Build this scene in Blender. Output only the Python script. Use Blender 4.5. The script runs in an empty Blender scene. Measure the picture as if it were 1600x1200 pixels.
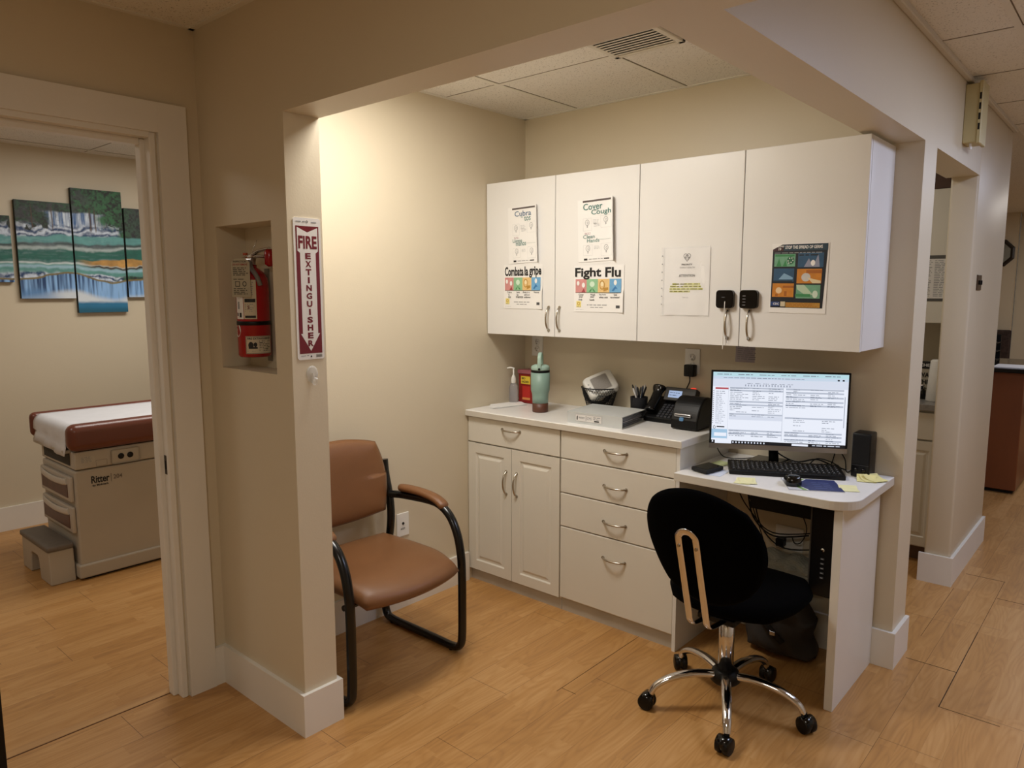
import bpy, bmesh, math, random
import numpy as np
from mathutils import Vector, Matrix
random.seed(7)
PI = math.pi
S = bpy.context.scene
COL = S.collection

# ------------------------------------------------------------------ camera
F_PX = 1141.9
cam_d = bpy.data.cameras.new('camera'); cam = bpy.data.objects.new('camera', cam_d); COL.objects.link(cam)
cam_d.sensor_fit = 'HORIZONTAL'; cam_d.sensor_width = 36.0; cam_d.lens = 36.0 * F_PX / 1600.0
cam_d.clip_start = .02; cam_d.clip_end = 60
yaw, pitch, roll = .72, -.1263, -.0009
Fh = Vector((-math.sin(yaw), math.cos(yaw), 0)); Rt = Vector((math.cos(yaw), math.sin(yaw), 0)); Up = Vector((0, 0, 1))
F2 = Fh * math.cos(pitch) + Up * math.sin(pitch); U2 = Up * math.cos(pitch) - Fh * math.sin(pitch)
R3 = Rt * math.cos(roll) + U2 * math.sin(roll); U3 = U2 * math.cos(roll) - Rt * math.sin(roll)
M = Matrix((R3, U3, -F2)).transposed().to_4x4(); M.translation = Vector((2.6373, -3.1179, 1.5194))
cam.matrix_world = M
S.camera = cam

# ------------------------------------------------------------------ world, lights, exposure
w = bpy.data.worlds.new('world'); S.world = w; w.use_nodes = True
w.node_tree.nodes['Background'].inputs[0].default_value = (1, .93, .84, 1)
w.node_tree.nodes['Background'].inputs[1].default_value = 0.05
S.view_settings.view_transform = 'Standard'; S.view_settings.look = 'None'
S.view_settings.gamma = 1.0; S.view_settings.use_curve_mapping = False
S.view_settings.exposure = 0.0


def area(name, loc, sx, sy, power, col, rot=(0, 0, 0), spread=None):
    l = bpy.data.lights.new(name, 'AREA'); l.shape = 'RECTANGLE'; l.size = sx; l.size_y = sy
    l.energy = power; l.color = col
    if spread: l.spread = spread
    o = bpy.data.objects.new(name, l); COL.objects.link(o); o.location = loc; o.rotation_euler = rot
    return o


WARM = (1.0, .86, .68); NEUT = (1.0, .93, .84); COOL = (.86, .92, 1.0)
area('alcove_lamp', (.68, -1.36, 2.415), .44, .44, 21.5, (1, .965, .91))
area('corridor_lamp', (3.05, .1, 2.415), .55, 1.1, 27, (.66, .75, 1.0))
area('corridor_lamp_far', (3.0, 3.0, 2.415), .55, 1.1, 15, (.68, .77, 1.0))
area('reception_lamp', (2.4, 5.6, 2.415), .6, 1.2, 16, (1, .95, .88))
area('hall_lamp', (2.3, -3.5, 2.415), .6, .6, 17, (1, .94, .82))
area('exam_lamp', (-1.5, -1.0, 2.415), .6, 1.2, 24, (1, .95, .88))
area('exam_fill_near_door', (-1.2, -3.2, 2.415), .6, .6, 8, (1, .95, .88))  # added fill without a fixture, lifts the door-facing side of the exam table
area('kitchen_fill', (1.0, .8, 2.415), .4, .4, 5.5, (1, .96, .9))  # added fill, no known fixture: brightens the otherwise dark kitchen opening

# ------------------------------------------------------------------ materials
def lin(h):
    h = h.lstrip('#'); c = [int(h[i:i + 2], 16) / 255 for i in (0, 2, 4)]
    return tuple((x / 12.92 if x <= .04045 else ((x + .055) / 1.055) ** 2.4) for x in c) + (1,)


MATS = {}
def mat(name, col, rough=.5, metal=0., emit=0., bump=None, spec=None, alpha=None, trans=0., coat=0., mottle=None, sheen=0.):
    if name in MATS: return MATS[name]
    m = bpy.data.materials.new(name); m.use_nodes = True; nt = m.node_tree; b = nt.nodes['Principled BSDF']
    c = lin(col) if isinstance(col, str) else col
    b.inputs['Base Color'].default_value = c; b.inputs['Roughness'].default_value = rough; b.inputs['Metallic'].default_value = metal
    if spec is not None: b.inputs['Specular IOR Level'].default_value = spec
    if coat: b.inputs['Coat Weight'].default_value = coat; b.inputs['Coat Roughness'].default_value = .15
    if sheen: b.inputs['Sheen Weight'].default_value = sheen
    if trans: b.inputs['Transmission Weight'].default_value = trans
    if alpha is not None: b.inputs['Alpha'].default_value = alpha
    if emit:
        b.inputs['Emission Color'].default_value = c; b.inputs['Emission Strength'].default_value = emit
        b.inputs['Base Color'].default_value = (.01, .01, .01, 1)
    tc = nt.nodes.new('ShaderNodeTexCoord')
    if bump:
        sc, st = bump
        n = nt.nodes.new('ShaderNodeTexNoise'); n.inputs['Scale'].default_value = sc; n.inputs['Detail'].default_value = 3
        bp = nt.nodes.new('ShaderNodeBump'); bp.inputs['Strength'].default_value = st; bp.inputs['Distance'].default_value = .002
        nt.links.new(tc.outputs['Object'], n.inputs['Vector']); nt.links.new(n.outputs[0], bp.inputs['Height'])
        nt.links.new(bp.outputs[0], b.inputs['Normal'])
    if mottle and not emit:
        sc, am = mottle
        n = nt.nodes.new('ShaderNodeTexNoise'); n.inputs['Scale'].default_value = sc; n.inputs['Detail'].default_value = 4
        r = nt.nodes.new('ShaderNodeValToRGB'); r.color_ramp.elements[0].position = .3; r.color_ramp.elements[1].position = .7
        r.color_ramp.elements[0].color = tuple(x * (1 - am) for x in c[:3]) + (1,)
        r.color_ramp.elements[1].color = tuple(min(1, x * (1 + am)) for x in c[:3]) + (1,)
        nt.links.new(tc.outputs['Object'], n.inputs['Vector']); nt.links.new(n.outputs[0], r.inputs[0])
        nt.links.new(r.outputs[0], b.inputs['Base Color'])
    MATS[name] = m
    return m


WALL = mat('wall_paint', '#d4c8b0', .42, bump=(160, .12), mottle=(1.5, .02), spec=.5)
TRIM = mat('trim_paint', '#e6e2da', .35, mottle=(3, .02))
LAM = mat('white_laminate', '#e2dfd8', .32, mottle=(2, .015))
LAMB = mat('laminate_edge', '#d2ccc0', .4, mottle=(4, .03))
FOIL = mat('cream_foil', '#ddd8cc', .38, mottle=(3, .02))
KICK = mat('kick_board', '#b9b1a4', .6, mottle=(8, .08))
CTOP = mat('white_worktop', '#ebe9e6', .3, mottle=(6, .02))
CHROME = mat('chrome', '#d9d9dc', .1, 1, mottle=(6, .03))
NICKEL = mat('satin_nickel', '#b9b2a6', .25, 1, mottle=(20, .04))
BLACKP = mat('black_plastic', '#050506', .42, spec=.3, mottle=(10, .1))
BLACKG = mat('gloss_black', '#050506', .14, mottle=(10, .1))
BLACKM = mat('matt_black', '#050505', .7, mottle=(10, .1))
BLACKF = mat('black_fabric', '#020203', 1.0, bump=(900, .4), mottle=(300, .3), spec=.05)
TUBE = mat('black_enamel', '#050506', .25, mottle=(6, .1))
TAN = mat('tan_vinyl', '#7c5332', .38, bump=(500, .35), mottle=(5, .07))
PAPER = mat('paper', '#efeeec', .7, mottle=(8, .015))
INK = mat('black_ink', '#161616', .6, mottle=(30, .05))
GREYINK = mat('grey_ink', '#8f9092', .7, mottle=(30, .05))
LGREY = mat('light_grey_ink', '#c4c6c8', .7, mottle=(30, .05))
TEALINK = mat('teal_ink', '#4f7f78', .7, mottle=(30, .05))
WHITEP = mat('white_plastic', '#e8e6e1', .35, mottle=(8, .02))
BEIGEP = mat('aged_beige_plastic', '#c4b88a', .45, mottle=(8, .05))
EXGREY = mat('taupe_plastic', '#b5ac9e', .45, mottle=(4, .03))
EXDARK = mat('dark_taupe', '#6f675f', .6, mottle=(30, .08))
EXBROWN = mat('oxblood_vinyl', '#6b3a2c', .28, bump=(200, .1), mottle=(4, .06))
RED = mat('extinguisher_red', '#9c1019', .25, mottle=(5, .05))
SIGNRED = mat('sign_maroon', '#6e1420', .4, mottle=(5, .03))
SIGNWHITE = mat('sign_white', '#e2dfdc', .35, mottle=(5, .02))


def nodes(name):
    m = bpy.data.materials.new(name); m.use_nodes = True; nt = m.node_tree
    return m, nt, nt.nodes['Principled BSDF']


def floor_mat():
    m, nt, b = nodes('laminate_planks'); L = nt.links
    def math_(op, a, bb=None, c=None):
        n = nt.nodes.new('ShaderNodeMath'); n.operation = op
        for i, v in enumerate((a, bb, c)):
            if v is None: continue
            if isinstance(v, (int, float)): n.inputs[i].default_value = v
            else: L.new(v, n.inputs[i])
        return n.outputs[0]
    tc = nt.nodes.new('ShaderNodeTexCoord'); sp = nt.nodes.new('ShaderNodeSeparateXYZ'); L.new(tc.outputs['Object'], sp.inputs[0])
    X, Y = sp.outputs[0], sp.outputs[1]
    xo = math_('ADD', X, 10 - 1.972 + .19 * 11)
    plank = math_('FLOOR', math_('DIVIDE', xo, .19))
    strip = math_('FLOOR', math_('DIVIDE', xo, .19 / 3))
    wn = nt.nodes.new('ShaderNodeTexWhiteNoise'); wn.noise_dimensions = '1D'; L.new(strip, wn.inputs['W'])
    yo = math_('ADD', math_('ADD', Y, 20), wn.outputs['Value'])
    blk = math_('FLOOR', math_('DIVIDE', yo, .40))
    wn2 = nt.nodes.new('ShaderNodeTexWhiteNoise'); wn2.noise_dimensions = '2D'
    cb = nt.nodes.new('ShaderNodeCombineXYZ'); L.new(strip, cb.inputs[0]); L.new(blk, cb.inputs[1]); L.new(cb.outputs[0], wn2.inputs['Vector'])
    # grain: stretched noise, offset for every strip
    cg = nt.nodes.new('ShaderNodeCombineXYZ')
    L.new(math_('MULTIPLY', X, 55), cg.inputs[0]); L.new(math_('MULTIPLY', Y, 3.2), cg.inputs[1]); L.new(math_('MULTIPLY', wn2.outputs['Value'], 37), cg.inputs[2])
    gn = nt.nodes.new('ShaderNodeTexNoise'); gn.inputs['Scale'].default_value = 1; gn.inputs['Detail'].default_value = 5; gn.inputs['Distortion'].default_value = .6
    L.new(cg.outputs[0], gn.inputs['Vector'])
    # cathedral figure
    cw = nt.nodes.new('ShaderNodeCombineXYZ')
    L.new(math_('MULTIPLY', X, 9), cw.inputs[0]); L.new(math_('MULTIPLY', Y, 1.3), cw.inputs[1]); L.new(math_('MULTIPLY', wn2.outputs['Value'], 19), cw.inputs[2])
    wv = nt.nodes.new('ShaderNodeTexNoise'); wv.inputs['Scale'].default_value = 1; wv.inputs['Detail'].default_value = 1
    L.new(cw.outputs[0], wv.inputs['Vector'])
    ring = math_('ABSOLUTE', math_('SINE', math_('MULTIPLY', wv.outputs[0], 60)))
    tone = math_('ADD', math_('MULTIPLY', wn2.outputs['Value'], .26), math_('ADD', math_('MULTIPLY', gn.outputs[0], .62), math_('MULTIPLY', ring, .16)))
    r = nt.nodes.new('ShaderNodeValToRGB'); L.new(tone, r.inputs[0])
    e = r.color_ramp.elements; e[0].position = .22; e[0].color = lin('#a37645'); e[1].position = .85; e[1].color = lin('#c89b64')
    x2 = e.new(.5); x2.color = lin('#b7874e')
    # seams
    wp = nt.nodes.new('ShaderNodeTexWhiteNoise'); wp.noise_dimensions = '1D'; L.new(plank, wp.inputs['W'])
    fx = math_('FRACT', math_('DIVIDE', xo, .19)); sx = math_('LESS_THAN', fx, .008)
    yp = math_('ADD', math_('ADD', Y, 20.0), math_('MULTIPLY', wp.outputs['Value'], 1.2))
    fy = math_('FRACT', math_('DIVIDE', yp, 1.22)); sy = math_('LESS_THAN', fy, .0016)
    sl = math_('LESS_THAN', math_('FRACT', math_('MULTIPLY', wp.outputs['Value'], 7.3)), .45)
    seam = math_('MAXIMUM', math_('MULTIPLY', sx, math_('ADD', .25, math_('MULTIPLY', sl, .45))), math_('MULTIPLY', sy, .8))
    mx = nt.nodes.new('ShaderNodeMix'); mx.data_type = 'RGBA'; L.new(seam, mx.inputs[0]); L.new(r.outputs[0], mx.inputs[6]); mx.inputs[7].default_value = lin('#4a2d18')
    L.new(mx.outputs[2], b.inputs['Base Color'])
    b.inputs['Roughness'].default_value = .36
    bp = nt.nodes.new('ShaderNodeBump'); bp.inputs['Strength'].default_value = .15; bp.inputs['Distance'].default_value = .001
    L.new(gn.outputs[0], bp.inputs['Height']); L.new(bp.outputs[0], b.inputs['Normal'])
    return m


def tile_mat():
    m, nt, b = nodes('mineral_fibre_tile'); L = nt.links
    tc = nt.nodes.new('ShaderNodeTexCoord')
    n = nt.nodes.new('ShaderNodeTexNoise'); n.inputs['Scale'].default_value = 150; n.inputs['Detail'].default_value = 2
    L.new(tc.outputs['Object'], n.inputs['Vector'])
    r = nt.nodes.new('ShaderNodeValToRGB'); r.color_ramp.elements[0].position = .30; r.color_ramp.elements[0].color = lin('#b3aea4')
    r.color_ramp.elements[1].position = .40; r.color_ramp.elements[1].color = lin('#ebe7df')
    L.new(n.outputs[0], r.inputs[0]); L.new(r.outputs[0], b.inputs['Base Color']); b.inputs['Roughness'].default_value = .9
    bp = nt.nodes.new('ShaderNodeBump'); bp.inputs['Strength'].default_value = .5; bp.inputs['Distance'].default_value = .002
    L.new(n.outputs[0], bp.inputs['Height']); L.new(bp.outputs[0], b.inputs['Normal'])
    return m


def wood_mat(name, c1, c2, sc=(3, 3, 30), rough=.35):
    m, nt, b = nodes(name); L = nt.links
    tc = nt.nodes.new('ShaderNodeTexCoord'); mp = nt.nodes.new('ShaderNodeMapping'); mp.inputs['Scale'].default_value = sc
    L.new(tc.outputs['Object'], mp.inputs[0])
    n = nt.nodes.new('ShaderNodeTexNoise'); n.inputs['Scale'].default_value = 1.5; n.inputs['Detail'].default_value = 5; L.new(mp.outputs[0], n.inputs['Vector'])
    r = nt.nodes.new('ShaderNodeValToRGB'); r.color_ramp.elements[0].position = .35; r.color_ramp.elements[0].color = lin(c1)
    r.color_ramp.elements[1].position = .65; r.color_ramp.elements[1].color = lin(c2)
    L.new(n.outputs[0], r.inputs[0]); L.new(r.outputs[0], b.inputs['Base Color']); b.inputs['Roughness'].default_value = rough
    return m


FLOOR = floor_mat(); TILE = tile_mat()
CHERRY = wood_mat('cherry_veneer', '#6b3a20', '#7f4828', (2, 2, .6))

# ------------------------------------------------------------------ mesh builder
class MB:
    def __init__(s): s.v = []; s.f = []; s.m = []; s.mats = []; s.sm = []
    def mi(s, m):
        if m not in s.mats: s.mats.append(m)
        return s.mats.index(m)
    def add(s, vs, fs, m, smooth=False):
        o = len(s.v); k = s.mi(m)
        s.v += [tuple(v) for v in vs]
        for f in fs: s.f.append(tuple(i + o for i in f)); s.m.append(k); s.sm.append(smooth)
        return s
    def bm(s, bm, m, smooth=False, mx=None):
        bm.verts.index_update()
        vs = [(mx @ v.co if mx else v.co) for v in bm.verts]
        s.add(vs, [[v.index for v in f.verts] for f in bm.faces], m, smooth); bm.free(); return s
    def box(s, x0, x1, y0, y1, z0, z1, m, bev=0, seg=2, mx=None):
        b = bmesh.new(); bmesh.ops.create_cube(b, size=1)
        for v in b.verts: v.co = Vector(((x0 + x1) / 2 + v.co.x * (x1 - x0), (y0 + y1) / 2 + v.co.y * (y1 - y0), (z0 + z1) / 2 + v.co.z * (z1 - z0)))
        if bev: bmesh.ops.bevel(b, geom=b.edges[:], offset=bev, segments=seg, affect='EDGES', profile=.5)
        return s.bm(b, m, bool(bev and seg > 2), mx)
    def cyl(s, p0, p1, r0, r1, m, n=20, cap=True):
        return s.tube([p0, p1], [r0, r1], m, n, cap)
    def tube(s, pts, r, m, n=12, cap=True, flat=None, closed=False):
        pts = [Vector(p) for p in pts]; k = len(pts)
        rs = r if isinstance(r, (list, tuple)) else [r] * k
        vs = []; fs = []; ref = None
        for i, p in enumerate(pts):
            if closed: t = pts[(i + 1) % k] - pts[i - 1]
            else: t = pts[min(i + 1, k - 1)] - pts[max(i - 1, 0)]
            t.normalize()
            if ref is None:
                a = Vector((0, 0, 1)) if abs(t.z) < .9 else Vector((1, 0, 0))
                if flat: a = Vector(flat)
                ref = (a - t * a.dot(t)).normalized()
            else: ref = (ref - t * ref.dot(t)).normalized()
            q = t.cross(ref)
            ra, rb = rs[i] if isinstance(rs[i], (tuple, list)) else (rs[i], rs[i])
            for j in range(n):
                a = 2 * PI * j / n
                vs.append(p + ref * (ra * math.cos(a)) + q * (rb * math.sin(a)))
        for i in range(k if closed else k - 1):
            i2 = (i + 1) % k
            for j in range(n): fs.append((i * n + j, i * n + (j + 1) % n, i2 * n + (j + 1) % n, i2 * n + j))
        s.add(vs, fs, m, True)
        if cap and not closed:
            s.add(vs[:n], [tuple(range(n))[::-1]], m); s.add(vs[-n:], [tuple(range(n))], m)
        return s
    def lathe(s, c, prof, m, n=32, sx=1, sy=1, mx=None, smooth=True):
        c = Vector(c); vs = []; fs = []
        for (r, z) in prof:
            for j in range(n):
                a = 2 * PI * j / n; p = Vector((r * sx * math.cos(a), r * sy * math.sin(a), z))
                vs.append(c + (mx @ p if mx else p))
        k = len(prof)
        for i in range(k - 1):
            for j in range(n): fs.append((i * n + j, i * n + (j + 1) % n, (i + 1) * n + (j + 1) % n, (i + 1) * n + j))
        if prof[0][0] > 1e-5: fs.append(tuple(range(n))[::-1])
        if prof[-1][0] > 1e-5: fs.append(tuple(range((k - 1) * n, k * n)))
        return s.add(vs, fs, m, smooth)
    def prism(s, poly, a, b, m, fn=lambda u, v, d: (u, v, d)):
        n = len(poly); vs = [fn(u, v, a) for u, v in poly] + [fn(u, v, b) for u, v in poly]
        fs = [tuple(range(n))[::-1], tuple(range(n, 2 * n))] + [(i, (i + 1) % n, n + (i + 1) % n, n + i) for i in range(n)]
        return s.add(vs, fs, m)
    def build(s, name, parent=None, at=None, bevel=0, sub=0):
        base = Vector(at) if at is not None else (W(parent) if parent else Vector((0, 0, 0)))
        me = bpy.data.meshes.new(name)
        me.from_pydata([Vector(v) - base for v in s.v], [], s.f)
        for m in s.mats: me.materials.append(m)
        me.polygons.foreach_set('material_index', s.m); me.polygons.foreach_set('use_smooth', s.sm)
        bb = bmesh.new(); bb.from_mesh(me); bmesh.ops.recalc_face_normals(bb, faces=bb.faces[:]) if not getattr(s, 'keep', False) else None
        bb.to_mesh(me); bb.free(); me.update()
        o = bpy.data.objects.new(name, me); COL.objects.link(o)
        if parent: o.parent = parent; o.location = base - W(parent)
        else: o.location = base
        if bevel:
            md = o.modifiers.new('bevel', 'BEVEL'); md.width = bevel; md.segments = 2; md.limit_method = 'ANGLE'
        if sub:
            md = o.modifiers.new('sub', 'SUBSURF'); md.levels = sub; md.render_levels = sub
        return o


def W(o):
    v = Vector((0, 0, 0))
    while o: v = v + o.location; o = o.parent
    return v


def tag(o, label, cat, group=None, kind=None):
    if label: o['label'] = label
    if cat: o['category'] = cat
    if group: o['group'] = group
    if kind: o['kind'] = kind
    return o


def thing(name, loc, label, cat, group=None):
    o = bpy.data.objects.new(name, None); o.empty_display_size = .05; COL.objects.link(o); o.location = loc
    return tag(o, label, cat, group)


def struct(name, mb, **k):
    o = mb.build(name, **k); o['kind'] = 'structure'; return o


_txt = {}
def text2d(s, bold=.0):
    key = (s, bold)
    if key in _txt: return _txt[key]
    c = bpy.data.curves.new('t', 'FONT'); c.body = s; c.size = 1; c.offset = bold; c.resolution_u = 3
    o = bpy.data.objects.new('t', c); COL.objects.link(o)
    dg = bpy.context.evaluated_depsgraph_get(); dg.update()
    me = bpy.data.meshes.new_from_object(o.evaluated_get(dg))
    vs = np.array([tuple(v.co)[:2] for v in me.vertices]) if len(me.vertices) else np.zeros((0, 2))
    fs = [tuple(p.vertices) for p in me.polygons]
    bpy.data.objects.remove(o); bpy.data.curves.remove(c); bpy.data.meshes.remove(me)
    if len(vs):
        vs = vs - vs.min(0)
    _txt[key] = (vs, fs, vs.max(0) if len(vs) else (1, 1))
    return _txt[key]


class Sheet:
    """a flat print surface: fn(u, v, d) -> point, u to the reader's right, v up, d towards the reader"""
    def __init__(s, fn): s.fn = fn; s.mb = MB(); s.mb.keep = True; s.d = .0006
    def rect(s, u0, v0, u1, v1, m, n=1, d=None):
        d = s.d if d is None else d
        vs = []; fs = []
        for i in range(n + 1):
            u = u0 + (u1 - u0) * i / n; vs += [s.fn(u, v0, d), s.fn(u, v1, d)]
        for i in range(n): fs.append((2 * i, 2 * i + 2, 2 * i + 3, 2 * i + 1))
        s.mb.add(vs, fs, m); return s
    def poly(s, pts, m, d=None):
        d = s.d if d is None else d
        s.mb.add([s.fn(u, v, d) for u, v in pts], [tuple(range(len(pts)))], m); return s
    def text(s, t, u, v, h=None, wd=None, m=INK, bold=0., d=None, ang=0):
        d = s.d * 2 if d is None else d
        vs, fs, mx = text2d(t, bold)
        if not len(vs): return s
        sx = wd / mx[0] if wd else h / mx[1]; sy = h / mx[1] if h else sx
        ca, sa = math.cos(ang), math.sin(ang)
        s.mb.add([s.fn(u + (p[0] * sx) * ca - p[1] * sy * sa, v + p[0] * sx * sa + p[1] * sy * ca, d) for p in vs], fs, m); return s
    def line(s, u, v, wd, h, m=GREYINK, d=None):
        """a line of print too small to read: word-length dashes"""
        x = u
        while x < u + wd:
            k = min(random.uniform(1.5, 5) * h, u + wd - x); s.rect(x, v, x + k, v + h * .55, m, d=d); x += k + h * .8
        return s
    def para(s, u, v, wd, rows, pitch, m=GREYINK, d=None):
        for i in range(rows): s.line(u, v - i * pitch, wd * random.uniform(.75, 1), pitch * .7, m, d)
        return s
    def ell(s, u, v, ru, rv, m, n=14, d=None, ring=0):
        P = [(u + ru * math.cos(2 * PI * i / n), v + rv * math.sin(2 * PI * i / n)) for i in range(n)]
        if not ring: return s.poly(P, m, d)
        Q = [(u + ru * (1 - ring) * math.cos(2 * PI * i / n), v + rv * (1 - ring) * math.sin(2 * PI * i / n)) for i in range(n)]
        dd = s.d if d is None else d
        s.mb.add([s.fn(a, b, dd) for a, b in P + Q], [(i, (i + 1) % n, n + (i + 1) % n, n + i) for i in range(n)], m); return s
    def frame(s, u0, v0, u1, v1, t, m, d=None):
        s.rect(u0, v0, u1, v0 + t, m, d=d); s.rect(u0, v1 - t, u1, v1, m, d=d); s.rect(u0, v0, u0 + t, v1, m, d=d); s.rect(u1 - t, v0, u1, v1, m, d=d); return s
    def build(s, name, parent=None, **k): return s.mb.build(name, parent, **k)


def smooth_path(pts, n=6):
    """Catmull-Rom through the points"""
    P = [Vector(p) for p in pts]; out = []
    for i in range(len(P) - 1):
        a = P[max(i - 1, 0)]; b = P[i]; c = P[i + 1]; d = P[min(i + 2, len(P) - 1)]
        for j in range(n):
            t = j / n
            out.append(.5 * ((2 * b) + (c - a) * t + (2 * a - 5 * b + 4 * c - d) * t * t + (3 * b - a - 3 * c + d) * t ** 3))
    out.append(P[-1]); return out


# ================================================================== THE SHELL
ZC, ZH = 2.4355, 2.074                     # ceiling, underside of the headers
YN, YN2 = -1.818, -1.688                   # wing wall with the niche
XR, XRI = 1.943, 1.80                      # corridor face and inner face of the headers
XE, XL = -2.79, -.115                      # exam room far wall, exam side of the door wall
BH, BT = .152, .015                        # baseboards

f = MB()
f.box(XE - .1, 4.3, -4.6, 7.6, -.05, 0, FLOOR); struct('floor', f)
f = MB(); f.box(-.071, -.067, -2.83, -1.99, 0, .0012, mat('dark_seam', '#5a3a20', .8, mottle=(5, .1))); f.box(-.114, -.071, -2.83, -1.99, 0, .002, wood_mat('threshold_wood', '#b08350', '#c59a66', (20, 1, 1))); struct('trim_threshold', f)
f = MB(); SEAM = mat('plank_gap', '#35200f', .9, mottle=(9, .1))
for a in ((2.1545, 2.1575, -.19, .60), (2.1555, 2.157, .60, 1.36), (1.972, 2.1545, .133, .136), (2.1575, 2.345, -.189, -.1865), (1.982, 2.161, 1.354, 1.357), (2.161, 2.345, 1.084, 1.0865), (1.9714, 1.9726, .39, 1.09), (1.032, 1.0335, -1.03, -.30), (1.0335, 1.10, -1.000, -.9985)): f.box(*a, 0, .0006, SEAM)
struct('trim_floor_gaps', f)
f = MB(); f.box(XE - .1, 4.3, -4.6, 7.6, ZC, ZC + .05, TILE); struct('ceiling', f)


def grid(name, x0, x1, y0, y1, xs, ys, z=ZC):
    g = MB(); tb = mat('ceiling_grid', '#e6e2d8', .5, mottle=(5, .03)); dk = mat('tile_shadow_gap', '#6f6252', .9, mottle=(5, .05))
    for x in xs: g.box(x - .012, x + .012, y0, y1, z - .003, z, tb); g.box(x + .012, x + .0155, y0, y1, z - .001, z, dk)
    for y in ys: g.box(x0, x1, y - .012, y + .012, z - .0025, z, tb); g.box(x0, x1, y - .0155, y - .012, z - .001, z, dk)
    for a in ((x0, x0 + .02, y0, y1), (x1 - .02, x1, y0, y1), (x0, x1, y0, y0 + .02), (x0, x1, y1 - .02, y1)): g.box(*a, z - .004, z, tb)
    return struct(name, g)


def steps(a, lo, hi): return [a + .61 * k for k in range(-20, 21) if lo + .03 < a + .61 * k < hi - .03]


grid('ceiling_grid_alcove', 0, XRI, YN2, 0, steps(.345, 0, XRI), steps(-.59, YN2, -.1))
grid('ceiling_grid_corridor', XR, 4.2, YN2, 7.5, steps(2.196, XR, 4.2), steps(.077, YN2, 7.5))
grid('ceiling_grid_hall', 0, 4.2, -4.5, YN, steps(.41, 0, 4.2), steps(-2.2, -4.5, YN))
grid('ceiling_grid_exam', XE, XL, -4.5, 1.5, steps(-2.08, XE, XL), steps(-1.22, -4.5, 1.5))

b = MB(); b.box(-.1, XR, 0, .1975, 0, ZC, WALL); struct('wall_back', b)
b = MB(); b.box(XL, 0, YN2, 0, 0, ZC, WALL); struct('wall_left', b)
# door wall with the opening into the exam room: y -2.83 .. -1.985, head 2.055
DY0, DY1, DZ = -2.83, -1.985, 2.055
b = MB(); b.box(XL, 0, DY1, YN2, 0, ZC, WALL); b.box(XL, 0, -4.5, DY0, 0, ZC, WALL); b.box(XL, 0, DY0, DY1, DZ, ZC, WALL); struct('wall_door_side', b)
b = MB(); b.box(XE - .1, XE, -4.6, 1.6, 0, ZC, WALL); struct('wall_exam_far', b)
b = MB(); b.box(XE, XL, 1.5, 1.6, 0, ZC, WALL); b.box(XE, XL, -4.6, -4.5, 0, ZC, WALL); struct('wall_exam_ends', b)
# wing wall with niche
NX0, NX1, NZ0, NZ1, ND = .092, .459, 1.245, 1.748, .112
XP = .553
b = MB()
b.box(0, NX0, YN, YN2, 0, ZC, WALL); b.box(NX1, XP, YN, YN2, 0, ZC, WALL)
b.box(NX0, NX1, YN, YN2, 0, NZ0, WALL); b.box(NX0, NX1, YN, YN2, NZ1, ZC, WALL); b.box(NX0, NX1, YN + ND, YN2, NZ0, NZ1, WALL)
struct('wall_niche', b)
b = MB(); b.box(XP, 4.2, YN, YN2, ZH, ZC, WALL); struct('wall_header_front', b)
b = MB(); b.box(XRI, XR, YN2, 0, ZH, ZC, WALL); b.box(XRI, XR, .1975, 1.1045, ZH, ZC, WALL); struct('wall_header_side', b)
b = MB(); b.box(1.822, XR, 1.1045, 2.03, 0, ZC, WALL, .012, 3); struct('wall_corridor', b)
b = MB(); b.box(.3, 1.90, 1.96, 2.03, 0, ZC, WALL); b.box(.2, .3, .1975, 2.03, 0, ZC, WALL); struct('wall_kitchen', b)
b = MB(); b.box(-.2, 1.345, 7.4, 7.5, 0, ZC, WALL); b.box(1.345, 4.3, 7.55, 7.65, 0, ZC, WALL); struct('wall_far', b)
b = MB(); b.box(-.3, -.2, 2.03, 7.6, 0, ZC, WALL); struct('wall_reception_side', b)
b = MB(); b.box(4.2, 4.3, -4.6, 7.6, 0, ZC, WALL); struct('wall_right', b)
b = MB(); b.box(XL, 4.3, -4.6, -4.5, 0, ZC, WALL); struct('wall_front', b)


def board(name, segs):
    g = MB()
    for s in segs: g.box(*s, 0, BH, TRIM)
    return struct(name, g)


board('baseboard_wing', [(0, XP, YN - BT, YN), (XP, XP + BT, YN - BT, YN2 + BT), (0, XP, YN2, YN2 + BT)])
board('baseboard_left', [(0, BT, YN2, -.47)])
board('baseboard_back', [(1.235, XR, -BT, 0), (XR, XR + BT, -BT, .1975 + BT)])
board('baseboard_corridor', [(1.80, XR, 1.1045 - BT, 1.1045), (XR, XR + BT, 1.1045 - BT, 2.03 + BT)])
board('baseboard_door_side', [(0, BT, -1.884, YN - BT)])
board('baseboard_exam', [(XE, XE + BT, -4.5, 1.5)])
board('baseboard_far', [(0, 1.345, 7.4 - BT, 7.4)])
g = MB(); g.box(XR, XR + .022, YN2, 2.03, ZC - .022, ZC - .001, mat('wall_angle', '#d5cfc4', .45, mottle=(4, .03)), .003, 1); struct('trim_ceiling_angle', g)

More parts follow.
